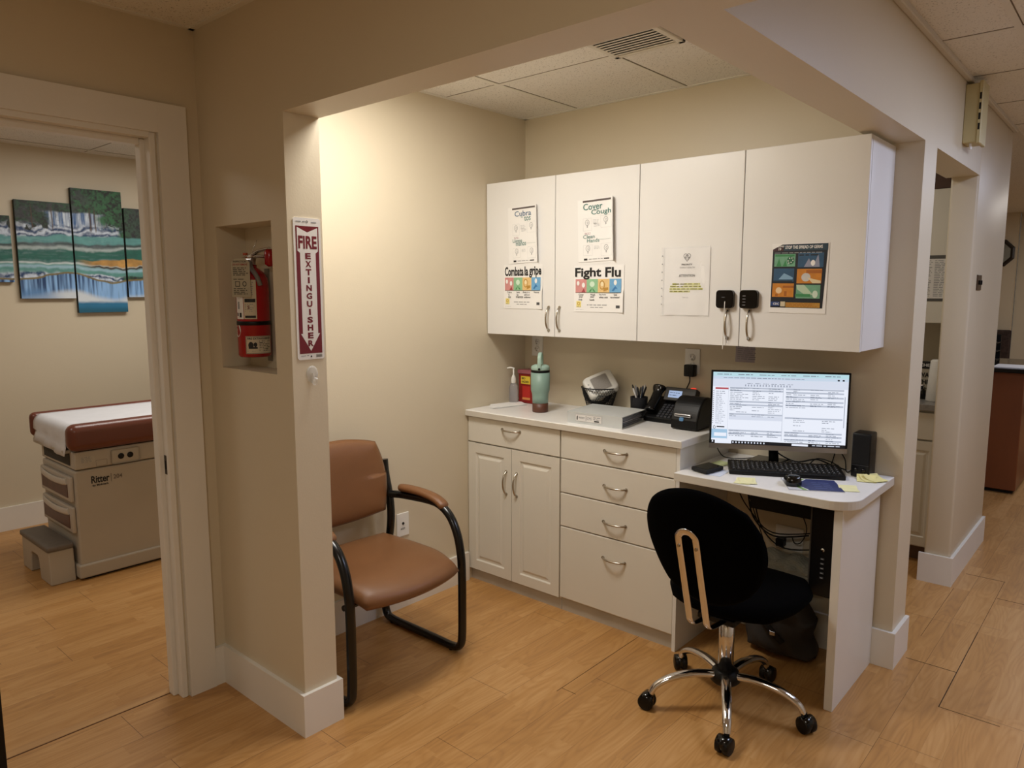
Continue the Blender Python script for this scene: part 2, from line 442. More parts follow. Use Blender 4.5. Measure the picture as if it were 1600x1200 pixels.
# door frame: casing on the hall side, jamb with stop, casing of the head
g = MB()
g.box(0, .018, -1.968, -1.868, 0, 2.16, TRIM)
g.box(0, .018, -2.95, -1.9682, 2.06, 2.16, TRIM)
g.box(0, .018, -2.95, -2.85, 0, 2.06, TRIM)
g.box(XL, .006, -1.995, -1.975, 0, 2.06, TRIM, .002, 1); g.box(XL, .006, -2.84, -2.82, 0, 2.06, TRIM, .002, 1); g.box(XL, .006, -2.819, -1.9955, 2.042, 2.062, TRIM)
g.box(-.075, -.035, -2.012, -1.99, 0, 2.0415, TRIM, .004, 2); g.box(-.075, -.035, -2.819, -2.013, 2.02, 2.0415, TRIM)
g.box(XL - .018, XL, -1.968, -1.868, 0, 2.16, TRIM, .003, 1); g.box(XL - .018, XL, -2.95, -1.968, 2.06, 2.16, TRIM, .003, 1)
door = struct('door_1', g)
g = MB(); g.box(-.028, -.012, -1.9965, -1.994, .86, .93, mat('dark_bronze', '#4a4238', .35, .8, mottle=(9, .1)), .0005, 1); g.box(-.024, -.016, -1.9975, -1.9955, .88, .91, BLACKM); g.build('strike_plate', door)
g = MB(); g.box(XRI - .7, XRI, .1975, .2, 0, .01, WALL)

# ================================================================== ALCOVE CABINETS
FY = -.46          # plane of the drawer fronts (their face)
def bow(mb, p, horiz, L=.115, out=.028):
    """a bow handle: p is the middle on the face that looks along -Y"""
    pts = []
    for i in range(13):
        t = -1 + 2 * i / 12; o = out * (1 - t * t) ** .6
        pts.append((p[0] + t * L / 2, p[1] - o, p[2]) if horiz else (p[0], p[1] - o, p[2] + t * L / 2))
    mb.tube(pts, [(.0055 if abs(i - 6) > 5 else .0045) for i in range(13)], NICKEL, 10)
    for e in (pts[0], pts[-1]): mb.cyl((e[0], p[1], e[2]), (e[0], p[1] - .004, e[2]), .008, .007, NICKEL, 12)
    return mb


def slab(parent, x0, x1, z0, z1, y, name, m, th=.018):
    g = MB(); g.box(x0, x1, y, y + th, z0, z1, m, .003, 2); return g.build(name, parent)


def raised_door(parent, x0, x1, z0, z1, y, m):
    """door with a routed rectangular panel line"""
    g = MB(); rw = [(0, 0), (.05, 0), (.056, .006), (.066, .006), (.078, .0005), (.085, .0005)]
    vs = []; fs = []
    for (i, d) in rw:
        vs += [(x0 + i, y + d, z0 + i), (x1 - i, y + d, z0 + i), (x1 - i, y + d, z1 - i), (x0 + i, y + d, z1 - i)]
    for k in range(len(rw) - 1):
        for j in range(4): fs.append((k * 4 + j, k * 4 + (j + 1) % 4, k * 4 + 4 + (j + 1) % 4, k * 4 + 4 + j))
    k = (len(rw) - 1) * 4; fs.append((k, k + 1, k + 2, k + 3))
    n = len(vs); vs += [(x0, y + .018, z0), (x1, y + .018, z0), (x1, y + .018, z1), (x0, y + .018, z1)]
    for j in range(4): fs.append((j, (j + 1) % 4, n + (j + 1) % 4, n + j))
    fs.append((n + 3, n + 2, n + 1, n))
    g.add(vs, fs, m); return g.build('door', parent)


G = .0025
c1 = thing('base_cabinet', (.303, -.23, 0), 'white base cabinet with one drawer above two raised-panel doors', 'cabinet')
g = MB(); g.box(.002, .603, FY + .018, -.001, .058, .88, FOIL); g.build('body', c1)
g = MB(); g.box(.002, .603, FY + .022, FY + .04, 0, .062, KICK); g.build('kick_board', c1)
d = slab(c1, .004, .604 - G, .750, .879, FY, 'drawer', FOIL); bow(MB(), (.30, FY, .838), True).build('handle', d)
d = raised_door(c1, .004, .301, .066, .744, FY, FOIL); bow(MB(), (.268, FY, .57), False).build('handle', d)
d = raised_door(c1, .304, .604 - G, .066, .744, FY, FOIL); bow(MB(), (.336, FY, .57), False).build('handle', d)

c2 = thing('drawer_cabinet', (.915, -.23, 0), 'white cabinet of four plain drawers, the bottom one deepest', 'cabinet')
g = MB(); g.box(.606, 1.2055, FY + .018, -.001, .062, .88, FOIL); g.box(1.206, 1.222, FY + .0, -.001, 0, .88, LAM); g.build('body', c2)
g = MB(); g.box(.606, 1.206, FY + .022, FY + .04, 0, .065, KICK); g.build('kick_board', c2)
for z0, z1, hz in ((.750, .879, .818), (.587, .745, .660), (.425, .582, .495), (.072, .420, .327)):
    d = slab(c2, .606 + G, 1.205, z0, z1, FY, 'drawer', FOIL); bow(MB(), (.91, FY, hz), True).build('handle', d)

g = MB(); g.box(0.001, 1.236, -.478, -.001, .883, .915, CTOP, .004, 2)
ct = tag(g.build('countertop', at=(.6, -.24, .883)), 'white laminate countertop running over both base cabinets', 'countertop')
g = MB(); g.box(.001, 1.236, -.4792, -.478, .885, .911, LAMB); g.build('edge_band', ct)

# upper cabinets
UY, UB, UT = -.31, 1.2985, 2.064
ux = [.002, .4495, .9121, 1.3864, 1.8455]
u1 = thing('wall_cabinet', (.456, -.15, UB), 'white wall cabinet whose two doors carry the flu and cough posters', 'cabinet', 'wall cabinets over the counter')
u2 = thing('wall_cabinet', (1.38, -.15, UB), 'white wall cabinet carrying the attention notice and the germs poster', 'cabinet', 'wall cabinets over the counter')
LAMU = mat('white_cabinet_foil', '#e8e7e5', .34, mottle=(1.2, .015))
for u, a, bb in ((u1, 0, 2), (u2, 2, 4)):
    g = MB(); g.box(ux[a], ux[bb] - .001, UY + .0195, -.001, UB + .002, UT - .002, LAMU); g.build('body', u)
    for k in range(a, bb):
        g = MB(); g.box(ux[k] + .0015, ux[k + 1] - .0015, UY, UY + .018, UB, UT, LAMU, .0015, 1)
        d = g.build('door', u)
        hx = {0: .414, 1: .480, 2: 1.337, 3: 1.428}[k]
        bow(MB(), (hx, UY, 1.386), False, .112, .026).build('handle', d)

# ================================================================== DESK
DT = .790
dk = thing('desk', (1.57, -.25, 0), 'built-in white desk with one rounded corner beside the drawer cabinet', 'desk')
pts = [(1.224, -.002), (1.224, -.512)]
cx, cy, r = 1.915 - .10, -.512 + .10, .10
pts += [(cx + r * math.cos(a), cy + r * math.sin(a)) for a in [math.radians(-90 + 90 * i / 10) for i in range(11)]]
pts += [(1.915, -.002)]
g = MB(); g.prism(pts, DT - .034, DT, CTOP); o = g.build('desktop', dk, bevel=.002)
g = MB()
for i in range(1, len(pts) - 2 + 1):
    a, bb = Vector(pts[i]), Vector(pts[i + 1]) if i + 1 < len(pts) else None
    n = Vector(((bb - a).y, -(bb - a).x)).normalized() * .0006
    g.add([(a.x + n.x, a.y + n.y, DT - .032), (bb.x + n.x, bb.y + n.y, DT - .032), (bb.x + n.x, bb.y + n.y, DT - .003), (a.x + n.x, a.y + n.y, DT - .003)], [(0, 1, 2, 3)], LAMB, True)
g.build('edge_band', dk)
g = MB(); g.box(1.842, 1.872, -.485, -.016, 0, DT - .034, LAM, .001, 1); g.build('side_panel', dk)

# ================================================================== PRINTS ON THE DOORS
def door_sheet(x0, z0, curl=None, rot=0, y=UY - .0008):
    ca, sa = math.cos(rot), math.sin(rot)
    def fn(u, v, d):
        c = curl(u, v) if curl else (0, 0)
        return (x0 + (u + c[0]) * ca - v * sa, y - d - c[1], z0 + (u + c[0]) * sa + v * ca)
    return Sheet(fn)


def sheet_mesh(sh, wd, ht, m=PAPER, nu=16, nv=10):
    vs = []; fs = []
    for i in range(nu + 1):
        for j in range(nv + 1): vs.append(sh.fn(wd * i / nu, ht * j / nv, 0))
    for i in range(nu):
        for j in range(nv): fs.append((i * (nv + 1) + j, (i + 1) * (nv + 1) + j, (i + 1) * (nv + 1) + j + 1, i * (nv + 1) + j + 1))
    sh.mb.add(vs, fs, m, True)


def head_doodle(sh, u, v, r, m=GREYINK):
    sh.ell(u, v, r, r * 1.15, m, ring=.14); sh.ell(u + r * .15, v - r * .1, r * .35, r * .5, m, ring=.3); sh.rect(u - r * .2, v - r * 1.9, u + r * .15, v - r * 1.1, m)


def cough_poster(x0, z0, wd, ht, title, sub, label, curlw, rot):
    curl = lambda u, v: (-curlw * .35 * max(0, (u / wd - .88) / .12) ** 2, .0015 + curlw * max(0, (u / wd - .86) / .14) ** 2 * (1 - .25 * abs(v / ht - .5)))
    sh = door_sheet(x0, z0, curl, rot); sheet_mesh(sh, wd, ht)
    sh.rect(wd * .14, ht * .955, wd * .86, ht * .985, mat('brown_ink', '#5d5452', .7, mottle=(9, .1)), 6)
    if title == 'Cover':
        sh.text('Cover', wd * .15, ht * .83, ht * .105, wd * .50, TEALINK, .012); sh.text('your', wd * .44, ht * .80, ht * .03, None, TEALINK)
        sh.text('Cough', wd * .36, ht * .725, ht * .105, wd * .50, TEALINK, .012)
    else:
        sh.text('Cubra', wd * .22, ht * .83, ht * .095, wd * .52, mat('slate_ink', '#5a7390', .7), .012); sh.text('su', wd * .42, ht * .80, ht * .025, None, TEALINK)
        sh.text('tos', wd * .52, ht * .74, ht * .085, wd * .20, TEALINK, .008)
    for (a, bb, c, d) in ((.14, .50, .36, .70), (.60, .53, .86, .72), (.14, .10, .38, .27), (.60, .08, .86, .28)):
        sh.frame(wd * a, ht * bb, wd * c, ht * d, .0007, LGREY); head_doodle(sh, wd * (a + c) / 2, ht * ((bb + d) / 2 + .03), wd * .055)
    sh.para(wd * .40, ht * .66, wd * .17, 4, ht * .02, LGREY); sh.para(wd * .42, ht * .60, wd * .17, 3, ht * .02, LGREY)
    sh.text(sub[0], wd * .14, ht * .375, ht * .06, wd * .30, TEALINK, .005); sh.text(sub[1], wd * .24, ht * .31, ht * .06, wd * .32, TEALINK, .005)
    sh.rect(wd * .55, ht * .345, wd * .85, ht * .3475, TEALINK)
    sh.para(wd * .42, ht * .24, wd * .15, 3, ht * .02, LGREY); sh.para(wd * .18, ht * .46, wd * .20, 2, ht * .02, mat('pink_ink', '#b08a96', .7))
    sh.rect(wd * .15, ht * .025, wd * .24, ht * .055, INK); sh.line(wd * .28, ht * .035, wd * .36, ht * .02, GREYINK); sh.rect(wd * .67, ht * .03, wd * .80, ht * .048, INK)
    return tag(sh.build('cough_poster', at=(x0, UY, z0)), label, 'poster', 'cough posters taped to the cabinet doors')


cough_poster(.158, 1.656, .205, .276, 'Cubra', ('Lávese', 'manos'), 'Spanish cough poster with a curling edge, on the leftmost wall cabinet door', .020, .03)
cough_poster(.590, 1.652, .214, .282, 'Cover', ('Clean', 'Hands'), 'English Cover your Cough poster with a curling edge, second cabinet door', .024, .03)

PK, GR, YL, BL = (mat(n, c, .65, mottle=(60, .05)) for n, c in (('poster_pink', '#cf8f8c'), ('poster_green', '#8fbf95'), ('poster_yellow', '#e3c184'), ('poster_blue', '#6fa9d4')))
PK2, GR2, YL2, BL2 = (mat(n, c, .65, mottle=(60, .05)) for n, c in (('poster_red', '#a4444a'), ('poster_dark_green', '#3f8a55'), ('poster_ochre', '#b98d3f'), ('poster_deep_blue', '#3878b4')))


def flu_poster(x0, z0, wd, ht, title, caps, label, rot=0):
    curl = lambda u, v: (0, .0012 + .006 * max(0, (u / wd - .85) / .15) ** 2 * (v < ht * .5))
    sh = door_sheet(x0, z0, curl, rot); sheet_mesh(sh, wd, ht)
    for t, a, bb in title: sh.text(t, wd * a, ht * .745, None, wd * (bb - a), INK, .022) if False else sh.text(t, wd * a, ht * (.745 if not set(t) & set('gp') else .70), ht * (.21 if not set(t) & set('gp') else .255), wd * (bb - a), INK, .030)
    x = .03; k = (.97 - .03) / 4 * .98
    for i, (m, m2) in enumerate(((PK, PK2), (GR, GR2), (YL, YL2), (BL, BL2))):
        a = x + i * k; sh.rect(wd * a, ht * .42, wd * (a + k), ht * .71, m)
        c = wd * (a + k / 2)
        if i == 0:
            sh.ell(c - wd * .06, ht * .62, wd * .028, ht * .05, PAPER, d=.0014); sh.ell(c + wd * .05, ht * .58, wd * .032, ht * .055, PAPER, d=.0014)
            sh.poly([(c + wd * .01, ht * .43), (c + wd * .09, ht * .43), (c + wd * .06, ht * .51)], m2, .0013)
        elif i == 1:
            sh.ell(c, ht * .60, wd * .05, ht * .06, mat('pale_mint', '#cfe6d0', .7), d=.0013)
            for sx in (-1, 1): sh.poly([(c, ht * .52), (c + sx * wd * .07, ht * .44), (c + sx * wd * .03, ht * .44)], m2, .0014)
        elif i == 2:
            sh.ell(c - wd * .03, ht * .58, wd * .055, ht * .10, m2, d=.0013, ring=.25); sh.ell(c - wd * .03, ht * .60, wd * .03, ht * .05, mat('pale_cream', '#f0e0b8', .7), d=.0014)
            sh.poly([(c, ht * .44), (c + wd * .09, ht * .48), (c + wd * .09, ht * .53), (c, ht * .52)], m2, .0014)
        else:
            sh.ell(c, ht * .63, wd * .03, ht * .055, PAPER, d=.0014)
            sh.poly([(c - wd * .07, ht * .46), (c, ht * .56), (c + wd * .07, ht * .46), (c + wd * .03, ht * .44), (c, ht * .50), (c - wd * .03, ht * .44)], m2, .0013)
        for j, t in enumerate(caps[i]):
            sh.text(t, c - wd * .018 * len(t) * .55, ht * (.355 - j * .055), ht * .04, None, INK, .01)
    sh.rect(wd * .03, ht * .412, wd * (.03 + 4 * k), ht * .422, INK)
    sh.rect(wd * .05, ht * .10, wd * .15, ht * .235, mat('pale_yellow', '#eee08c', .7)); sh.ell(wd * .10, ht * .18, wd * .03, ht * .035, YL2, d=.0014, ring=.3); sh.line(wd * .06, ht * .11, wd * .08, ht * .02, GREYINK, .0014)
    sh.line(wd * .27, ht * .145, wd * .40, ht * .028, GREYINK); sh.line(wd * .34, ht * .095, wd * .26, ht * .026, GREYINK)
    sh.rect(wd * .85, ht * .09, wd * .93, ht * .15, mat('charcoal_ink', '#4b4b4e', .7)); sh.line(wd * .04, ht * .045, wd * .16, ht * .015, LGREY)
    return tag(sh.build('flu_poster', at=(x0, UY, z0)), label, 'poster', 'flu posters taped to the cabinet doors')


flu_poster(.122, 1.432, .254, .219, (('Combata', .03, .52), ('la', .545, .64), ('gripe', .665, .97)), (('Cubra', 'la', 'tos'), ('Lave', 'las', 'manos'), ('Evite ir a', 'otro si', 'enfermo'), ('Vacune', '')), 'Combata la gripe poster with four coloured pictures under the Spanish cough poster')
flu_poster(.567, 1.423, .275, .214, (('Fight', .02, .555), ('Flu', .635, .94)), (('Cover', 'your', 'cough'), ('Wash', 'your', 'hands'), ('Stay home', 'when sick'), ('Get', 'vaccinated')), 'Fight Flu poster with four coloured pictures under the English cough poster')

# attention notice in a plastic sleeve
nt_ = thing('notice', (1.14, UY, 1.415), 'white ATTENTION notice in a punched clear plastic sleeve', 'notice')
sh = door_sheet(1.046, 1.418, lambda u, v: (0, .0015 + .0012 * math.sin(u * 60) * math.cos(v * 17)), .0); wd, ht = .207, .279
sheet_mesh(sh, wd, ht)
for k in range(3): sh.ell(wd * (.465 + .035 * k), ht * .865 + abs(k - 1) * .006, .009, .009, INK, ring=.2)
sh.poly([(wd * .43, ht * .86), (wd * .5, ht * .80), (wd * .57, ht * .86), (wd * .56, ht * .86), (wd * .5, ht * .812), (wd * .44, ht * .86)], INK)
sh.text('PRIORITY', wd * .385, ht * .745, ht * .025, wd * .23, INK, .03); sh.text('FAMILY HEALTH', wd * .35, ht * .70, ht * .025, wd * .32, GREYINK)
sh.text('ATTENTION', wd * .33, ht * .575, ht * .037, wd * .35, INK, .005)
yh = mat('highlighter_yellow', '#dfe08c', .7, mottle=(40, .04)); oi = mat('olive_ink', '#7d7c35', .7)
for i, (a, bb) in enumerate(((.18, .80), (.13, .82), (.12, .86), (.12, .58))):
    sh.rect(wd * a, ht * (.455 - i * .037), wd * bb, ht * (.483 - i * .037), yh); sh.line(wd * a + .001, ht * (.461 - i * .037), wd * (bb - a) - .002, ht * .025, oi, .0014)
sh.text('Thank you', wd * .41, ht * .255, ht * .022, None, GREYINK)
sh.build('sheet', nt_)
m, ntt, bs = nodes('clear_sleeve'); bs.inputs['Roughness'].default_value = .15; bs.inputs['Alpha'].default_value = .14; bs.inputs['Base Color'].default_value = (.9, .9, .92, 1)
nz = ntt.nodes.new('ShaderNodeTexNoise'); nz.inputs['Scale'].default_value = 18; bp = ntt.nodes.new('ShaderNodeBump'); bp.inputs['Strength'].default_value = .6; bp.inputs['Distance'].default_value = .01
ntt.links.new(nz.outputs[0], bp.inputs['Height']); ntt.links.new(bp.outputs[0], bs.inputs['Normal'])
SLEEVE = m
sh = door_sheet(1.030, 1.413, lambda u, v: (0, .004 + .002 * math.sin(u * 50 + v * 9)), .0)
sheet_mesh(sh, .226, .290, SLEEVE)
for k in range(7): sh.ell(.006, .05 + k * .034, .003, .003, GREYINK, 8)
sh.rect(.013, 0, .0138, .29, LGREY); sh.build('plastic_sleeve', nt_)

# stop the spread of germs
wd, ht = .213, .262
sh = door_sheet(1.505, 1.437, lambda u, v: (0, .001), -.012)
sheet_mesh(sh, wd, ht)
NV = mat('poster_navy', '#141a24', .45, mottle=(30, .1)); TL = mat('poster_teal', '#1e3a4a', .45); MR = mat('poster_maroon', '#3d1f24', .45); STB = mat('poster_steel_blue', '#2b5273', .45, mottle=(40, .1)); ORG = mat('poster_orange', '#c8812a', .45, mottle=(40, .1)); SG = mat('poster_sage', '#6fa587', .45, mottle=(40, .12)); DO = mat('poster_dark_orange', '#a5601f', .45); SK = mat('poster_pale', '#c9c7c4', .5)
sh.poly([(.005, .02), (wd - .012, .02), (wd - .004, ht - .003), (.04, ht - .004), (.004, ht - .022)], NV)
sh.poly([(.046, ht - .028), (wd - .004, ht - .028), (wd - .004, ht - .004), (.046, ht - .006)], TL, .0009); sh.poly([(.005, ht - .03), (.044, ht - .028), (.044, ht - .006), (.005, ht - .022)], MR, .0009)
sh.text('STOP THE SPREAD OF GERMS', .052, ht - .021, .012, .138, PAPER, .02, .0015); sh.text('19', .026, ht - .026, .009, None, PAPER, .02, .0015); sh.text('COVID', .022, ht - .014, .006, None, PAPER, .02, .0015)
sh.line(.012, ht - .037, .18, .005, GREYINK, .0012)
cells = [(.012, .175, .092, .222, SG), (.102, .172, .196, .225, STB), (.012, .118, .090, .168, STB), (.101, .112, .192, .166, ORG), (.010, .060, .092, .112, ORG), (.101, .056, .190, .107, SG)]
for a, bb, c, d, mm in cells: sh.rect(a, bb, c, d, mm, d=.0011)
sh.rect(.014, .213, .088, .220, GR2, d=.0014); sh.ell(.074, .198, .014, .015, mat('dark_sage', '#2f6a4c', .5), d=.0014)
for k in range(6): sh.ell(.074 + .009 * math.cos(k), .198 + .010 * math.sin(k * 1.1), .002, .003, PAPER, 6, d=.0017)
sh.poly([(.02, .176), (.03, .205), (.04, .176)], GR2, .0014); sh.poly([(.045, .176), (.055, .200), (.062, .176)], GR2, .0014)
sh.poly([(.125, .173), (.142, .205), (.150, .190), (.165, .190), (.176, .222), (.183, .173)], mat('lilac_grey', '#8d92a8', .5), .0014); sh.ell(.158, .188, .008, .011, PAPER, d=.0018); sh.line(.106, .215, .07, .008, INK, .0016)
sh.poly([(.032, .127), (.052, .150), (.066, .144), (.086, .134), (.086, .127)], mat('haze_blue', '#7fa6c4', .5), .0014); sh.rect(.012, .119, .085, .122, INK, d=.0016)
sh.ell(.135, .135, .017, .016, SK, d=.0014); sh.poly([(.14, .134), (.19, .122), (.19, .113), (.16, .113)], mat('pale_peach', '#e2cfa8', .5), .0016); sh.rect(.135, .150, .193, .162, DO, d=.0015)
sh.ell(.035, .085, .012, .012, mat('tan_print', '#e6c9a0', .5), d=.0014); sh.rect(.050, .095, .092, .103, DO, d=.0014); sh.rect(.022, .063, .032, .072, DO, d=.0014); sh.rect(.056, .064, .066, .082, DO, d=.0014)
sh.poly([(.101, .107), (.130, .107), (.165, .070), (.14, .066), (.105, .090)], mat('mint_print', '#b8cfb4', .5), .0014); sh.ell(.172, .072, .010, .014, mat('foam_print', '#cfe0cf', .5), d=.0015); sh.rect(.099, .062, .155, .073, GR2, d=.0017)
sh.rect(.064, .022, .192, .040, mat('poster_gold', '#b98a35', .5), d=.0012); sh.para(.066, .035, .12, 3, .005, DO, .0015)
sh.rect(.006, .026, .040, .042, mat('badge_blue', '#1f3f7a', .5), d=.0013); sh.text('CDC', .016, .030, .008, None, PAPER, .02, .0017); sh.rect(.044, .024, .062, .043, mat('buff_print', '#cfc3a6', .5), d=.0013)
tag(sh.build('germs_poster', at=(1.505, UY, 1.437)), 'dark stop the spread of germs poster with six coloured picture squares', 'poster')

# latch pads (rounded black squares) with loops of cord
def rsq(x, z, s, r, n=6):
    P = []
    for cx_, cz_, a0 in ((x + s - r, z + s - r, 0), (x - s + r, z + s - r, 90), (x - s + r, z - s + r, 180), (x + s - r, z - s + r, 270)):
        for i in range(n + 1):
            a = math.radians(a0 + 90 * i / n); P.append((cx_ + r * math.cos(a), cz_ + r * math.sin(a)))
    return P


for x, lab in ((1.3275, 'glossy black rounded square pad with a white cord below it'), (1.427, 'glossy black rounded square pad beside the germs poster')):
    t = thing('lock_pad', (x, UY, 1.487), lab, 'cabinet lock', 'rounded black pads on the cabinet doors')
    g = MB(); g.prism(rsq(x, 1.487, .036, .013), UY - .018, UY, BLACKG, lambda u, v, d: (u, d, v)); g.prism(rsq(x, 1.487, .0345, .012), UY - .020, UY - .018, BLACKG, lambda u, v, d: (u, d, v)); g.build('pad', t)
    if x < 1.4:
        g = MB(); g.text = None
        pts = smooth_path([(x + .004, UY - .021, 1.478), (x + .004, UY - .0235, 1.44), (x - .002, UY - .014, 1.36), (x - .004, UY - .010, 1.285)]); g.tube(pts, .0018, WHITEP, 8)
        pts = smooth_path([(x + .006, UY - .021, 1.452), (x + .010, UY - .02, 1.41), (x + .012, UY - .008, 1.31)]); g.tube(pts, .0012, LGREY, 6); g.build('cord', t)
        sh = Sheet(lambda u, v, d, x=x: (x + u, UY - .0206 - d, 1.487 + v)); sh.text('Smart', -.010, .006, .004, None, GREYINK); sh.build('marking', t)
    else:
        sh = Sheet(lambda u, v, d, x=x: (x + u, UY - .0206 - d, 1.487 + v))
        for k in range(4): sh.rect(-.022, .012 - k * .012, -.010, .014 - k * .012, GREYINK)
        sh.build('marking', t)

# clear taped page under the cabinet
sh = Sheet(lambda u, v, d: (1.237 + u, -.0015 - d - .004 * math.sin(u * 40), 1.205 + v)); sheet_mesh(sh, .12, .092, mat('faded_page', '#b9aebb', .6, mottle=(20, .05), alpha=.6), 6, 4)
sh.para(.01, .085, .09, 9, .009, mat('faded_ink', '#8b8390', .7, alpha=.6))
tag(sh.build('taped_page', at=(1.237, 0, 1.205)), 'faded printed page taped to the wall under the cabinet', 'paper')

# ================================================================== WALL PLATES
def wallplate_back(x0, x1, z0, z1, label):
    cx_, cz_ = (x0 + x1) / 2, (z0 + z1) / 2
    t = thing('power_outlet', (cx_, 0, z0), label, 'outlet', 'duplex power outlets above the counter')
    g = MB(); g.box(x0, x1, -.006, 0, z0, z1, WHITEP, .002, 2); g.build('cover_plate', t)
    for s in (1, -1):
        g = MB(); g.lathe((cx_, -.006, cz_ + s * .019), [(.001, .0), (.0165, .0), (.0165, .002), (.001, .002)], WHITEP, 20, mx=Matrix.Rotation(PI / 2, 3, 'X'))
        for dx, h in ((-.006, .008), (.006, .006)): g.box(cx_ + dx - .0012, cx_ + dx + .0012, -.0088, -.008, cz_ + s * .019 - .001, cz_ + s * .019 + h - .001, INK)
        g.cyl((cx_, -.0088, cz_ + s * .019 - .008), (cx_, -.008, cz_ + s * .019 - .008), .0025, .0025, INK, 10); g.build('socket', t)
    return t


wallplate_back(.055, .130, 1.165, 1.282, 'white power outlet on the back wall behind the green tumbler')
wallplate_back(.990, 1.066, 1.135, 1.252, 'white power outlet feeding the black adapter next to the monitor')
t = thing('power_adapter', (1.035, -.03, 1.13), 'black plug-in power adapter hanging in the outlet beside the monitor', 'adapter')
g = MB(); g.box(1.005, 1.056, -.045, -.009, 1.125, 1.180, BLACKP, .005, 3); g.build('body', t)
g = MB(); g.tube(smooth_path([(1.03, -.03, 1.125), (1.033, -.035, 1.10), (1.022, -.04, 1.07), (1.02, -.06, 1.045)]), .003, BLACKP, 8); g.build('cable', t)
# phone jack plate on the left wall
t = thing('wall_jack', (0, -.91, .35), 'small white wall jack low on the wall behind the brown chair', 'wall jack')
g = MB(); g.box(0, .006, -.948, -.874, .352, .466, WHITEP, .002, 2); g.build('cover_plate', t)
g = MB(); g.cyl((.006, -.911, .415), (.009, -.911, .415), .007, .006, INK, 12)
sh = Sheet(lambda u, v, d: (.0062 + d, -.911 + u, .385 + v)); sh.text('#229', -.016, 0, .010, None, INK, .01); g.add(sh.mb.v, sh.mb.f, INK); g.build('port', t)

# ================================================================== FIRE EXTINGUISHER, SIGN
ex, ey = .236, -1.768
t = thing('fire_extinguisher', (ex, ey, 1.285), 'red fire extinguisher with paper tag hanging in the wall niche', 'fire extinguisher')
g = MB(); g.lathe((ex, ey, 0), [(.0, 1.290), (.050, 1.290), (.056, 1.296), (.056, 1.54), (.053, 1.565), (.042, 1.585), (.026, 1.598), (.018, 1.603), (.018, 1.612), (0, 1.612)], RED, 36); g.build('cylinder', t)
g = MB(); g.lathe((ex, ey, 0), [(.0568, 1.402), (.0575, 1.404), (.0575, 1.414), (.0568, 1.416)], BLACKP, 36); g.build('strap', t)
g = MB(); g.cyl((ex, ey, 1.60), (ex, ey, 1.645), .016, .014, CHROME, 16); g.cyl((ex - .02, ey - .012, 1.628), (ex + .02, ey - .002, 1.628), .012, .012, CHROME, 14)
g.build('valve', t)
g = MB(); dv = Vector((.8, .35, 0)).normalized()
for z, zz, k in ((1.640, 1.668, .085), (1.632, 1.640, .07)):
    a = Vector((ex - .012, ey, z)); bb = a + dv * k; bb.z = zz
    g.tube([a, (a + bb) / 2 + Vector((0, 0, .006)), bb], [(.006, .013)] * 3, CHROME, 10, flat=(0, 0, 1))
g.build('lever', t)
g = MB(); g.lathe((ex + .072, ey + .030, 1.635), [(.006, -.03), (.017, -.022), (.018, .02), (.010, .03)], RED, 16); g.build('pressure_cap', t)
g = MB(); g.tube(smooth_path([(ex + .01, ey - .01, 1.625), (ex + .035, ey - .02, 1.60), (ex + .056, ey - .015, 1.575), (ex + .060, ey - .008, 1.555), (ex + .061, ey - .004, 1.54)]), .008, mat('grey_hose', '#6f6a66', .5, mottle=(9, .1)), 10); g.build('hose', t)
g = MB(); g.cyl((ex - .012, ey - .014, 1.645), (ex - .012, ey - .014, 1.653), .008, .008, mat('orange_tab', '#b04a22', .5), 10); g.tube(smooth_path([(ex + .01, ey, 1.655), (ex + .02, ey + .01, 1.69), (ex + .012, ey + .02, 1.70)]), .0009, CHROME, 6); g.build('safety_pin', t)
# labels wrap the cylinder
def wrap(r, a0, z0):
    return lambda u, v, d: (ex + (r + d) * math.cos(a0 + u / r), ey + (r + d) * math.sin(a0 + u / r), z0 + v)
va = math.atan2(-3.118 - ey, 2.637 - ex)
sh = Sheet(wrap(.0562, va - 1.25, 1.424)); LBL = mat('label_cream', '#c9bda6', .6, mottle=(20, .05))
sh.rect(0, 0, .036, .14, SIGNWHITE, 8, .0003); sh.rect(.038, 0, .082, .135, LBL, 8, .0003)
sh.para(.042, .125, .034, 7, .007, GREYINK); sh.rect(.042, .058, .078, .070, INK, 4); sh.para(.042, .05, .034, 5, .006, GREYINK); sh.rect(.042, .004, .078, .012, INK, 4)
sh.text('S', .052, .035, .012, None, SIGNRED, .02); sh.para(.004, .12, .028, 8, .006, GREYINK); sh.rect(.004, .01, .012, .022, INK, 2); sh.rect(.018, .006, .028, .022, INK, 2); sh.rect(.010, .035, .02, .06, GREYINK, 2)
sh.build('upper_label', t)
sh = Sheet(wrap(.0562, va - .55, 1.303)); sh.rect(0, 0, .098, .062, LBL, 10, .0003)
for a in ((0.001, .001, .097, .0022), (.001, .0598, .097, .061), (.001, .001, .0022, .061)): sh.rect(*a, INK, 8)
sh.text('FIRE EXTINGUISHER', .006, .050, .007, .085, INK, .02); sh.ell(.018, .030, .009, .012, INK); sh.ell(.033, .032, .006, .008, INK); sh.rect(.010, .018, .040, .024, INK, 3)
sh.para(.046, .043, .044, 7, .0055, INK); sh.line(.006, .008, .08, .006, GREYINK); sh.build('lower_label', t)
sh = Sheet(wrap(.0562, va - 1.35, 1.385)); sh.ell(.005, 0, .021, .024, SIGNWHITE, 16, d=.0004); sh.text('13', -.004, -.014, .012, None, RED, .02); sh.line(-.01, .006, .02, .006, RED); sh.build('round_sticker', t)
hx, hy = ex + .055 * math.cos(va - .75), ey + .055 * math.sin(va - .75)
TG = mat('tag_card', '#aca48f', .65, mottle=(20, .05))
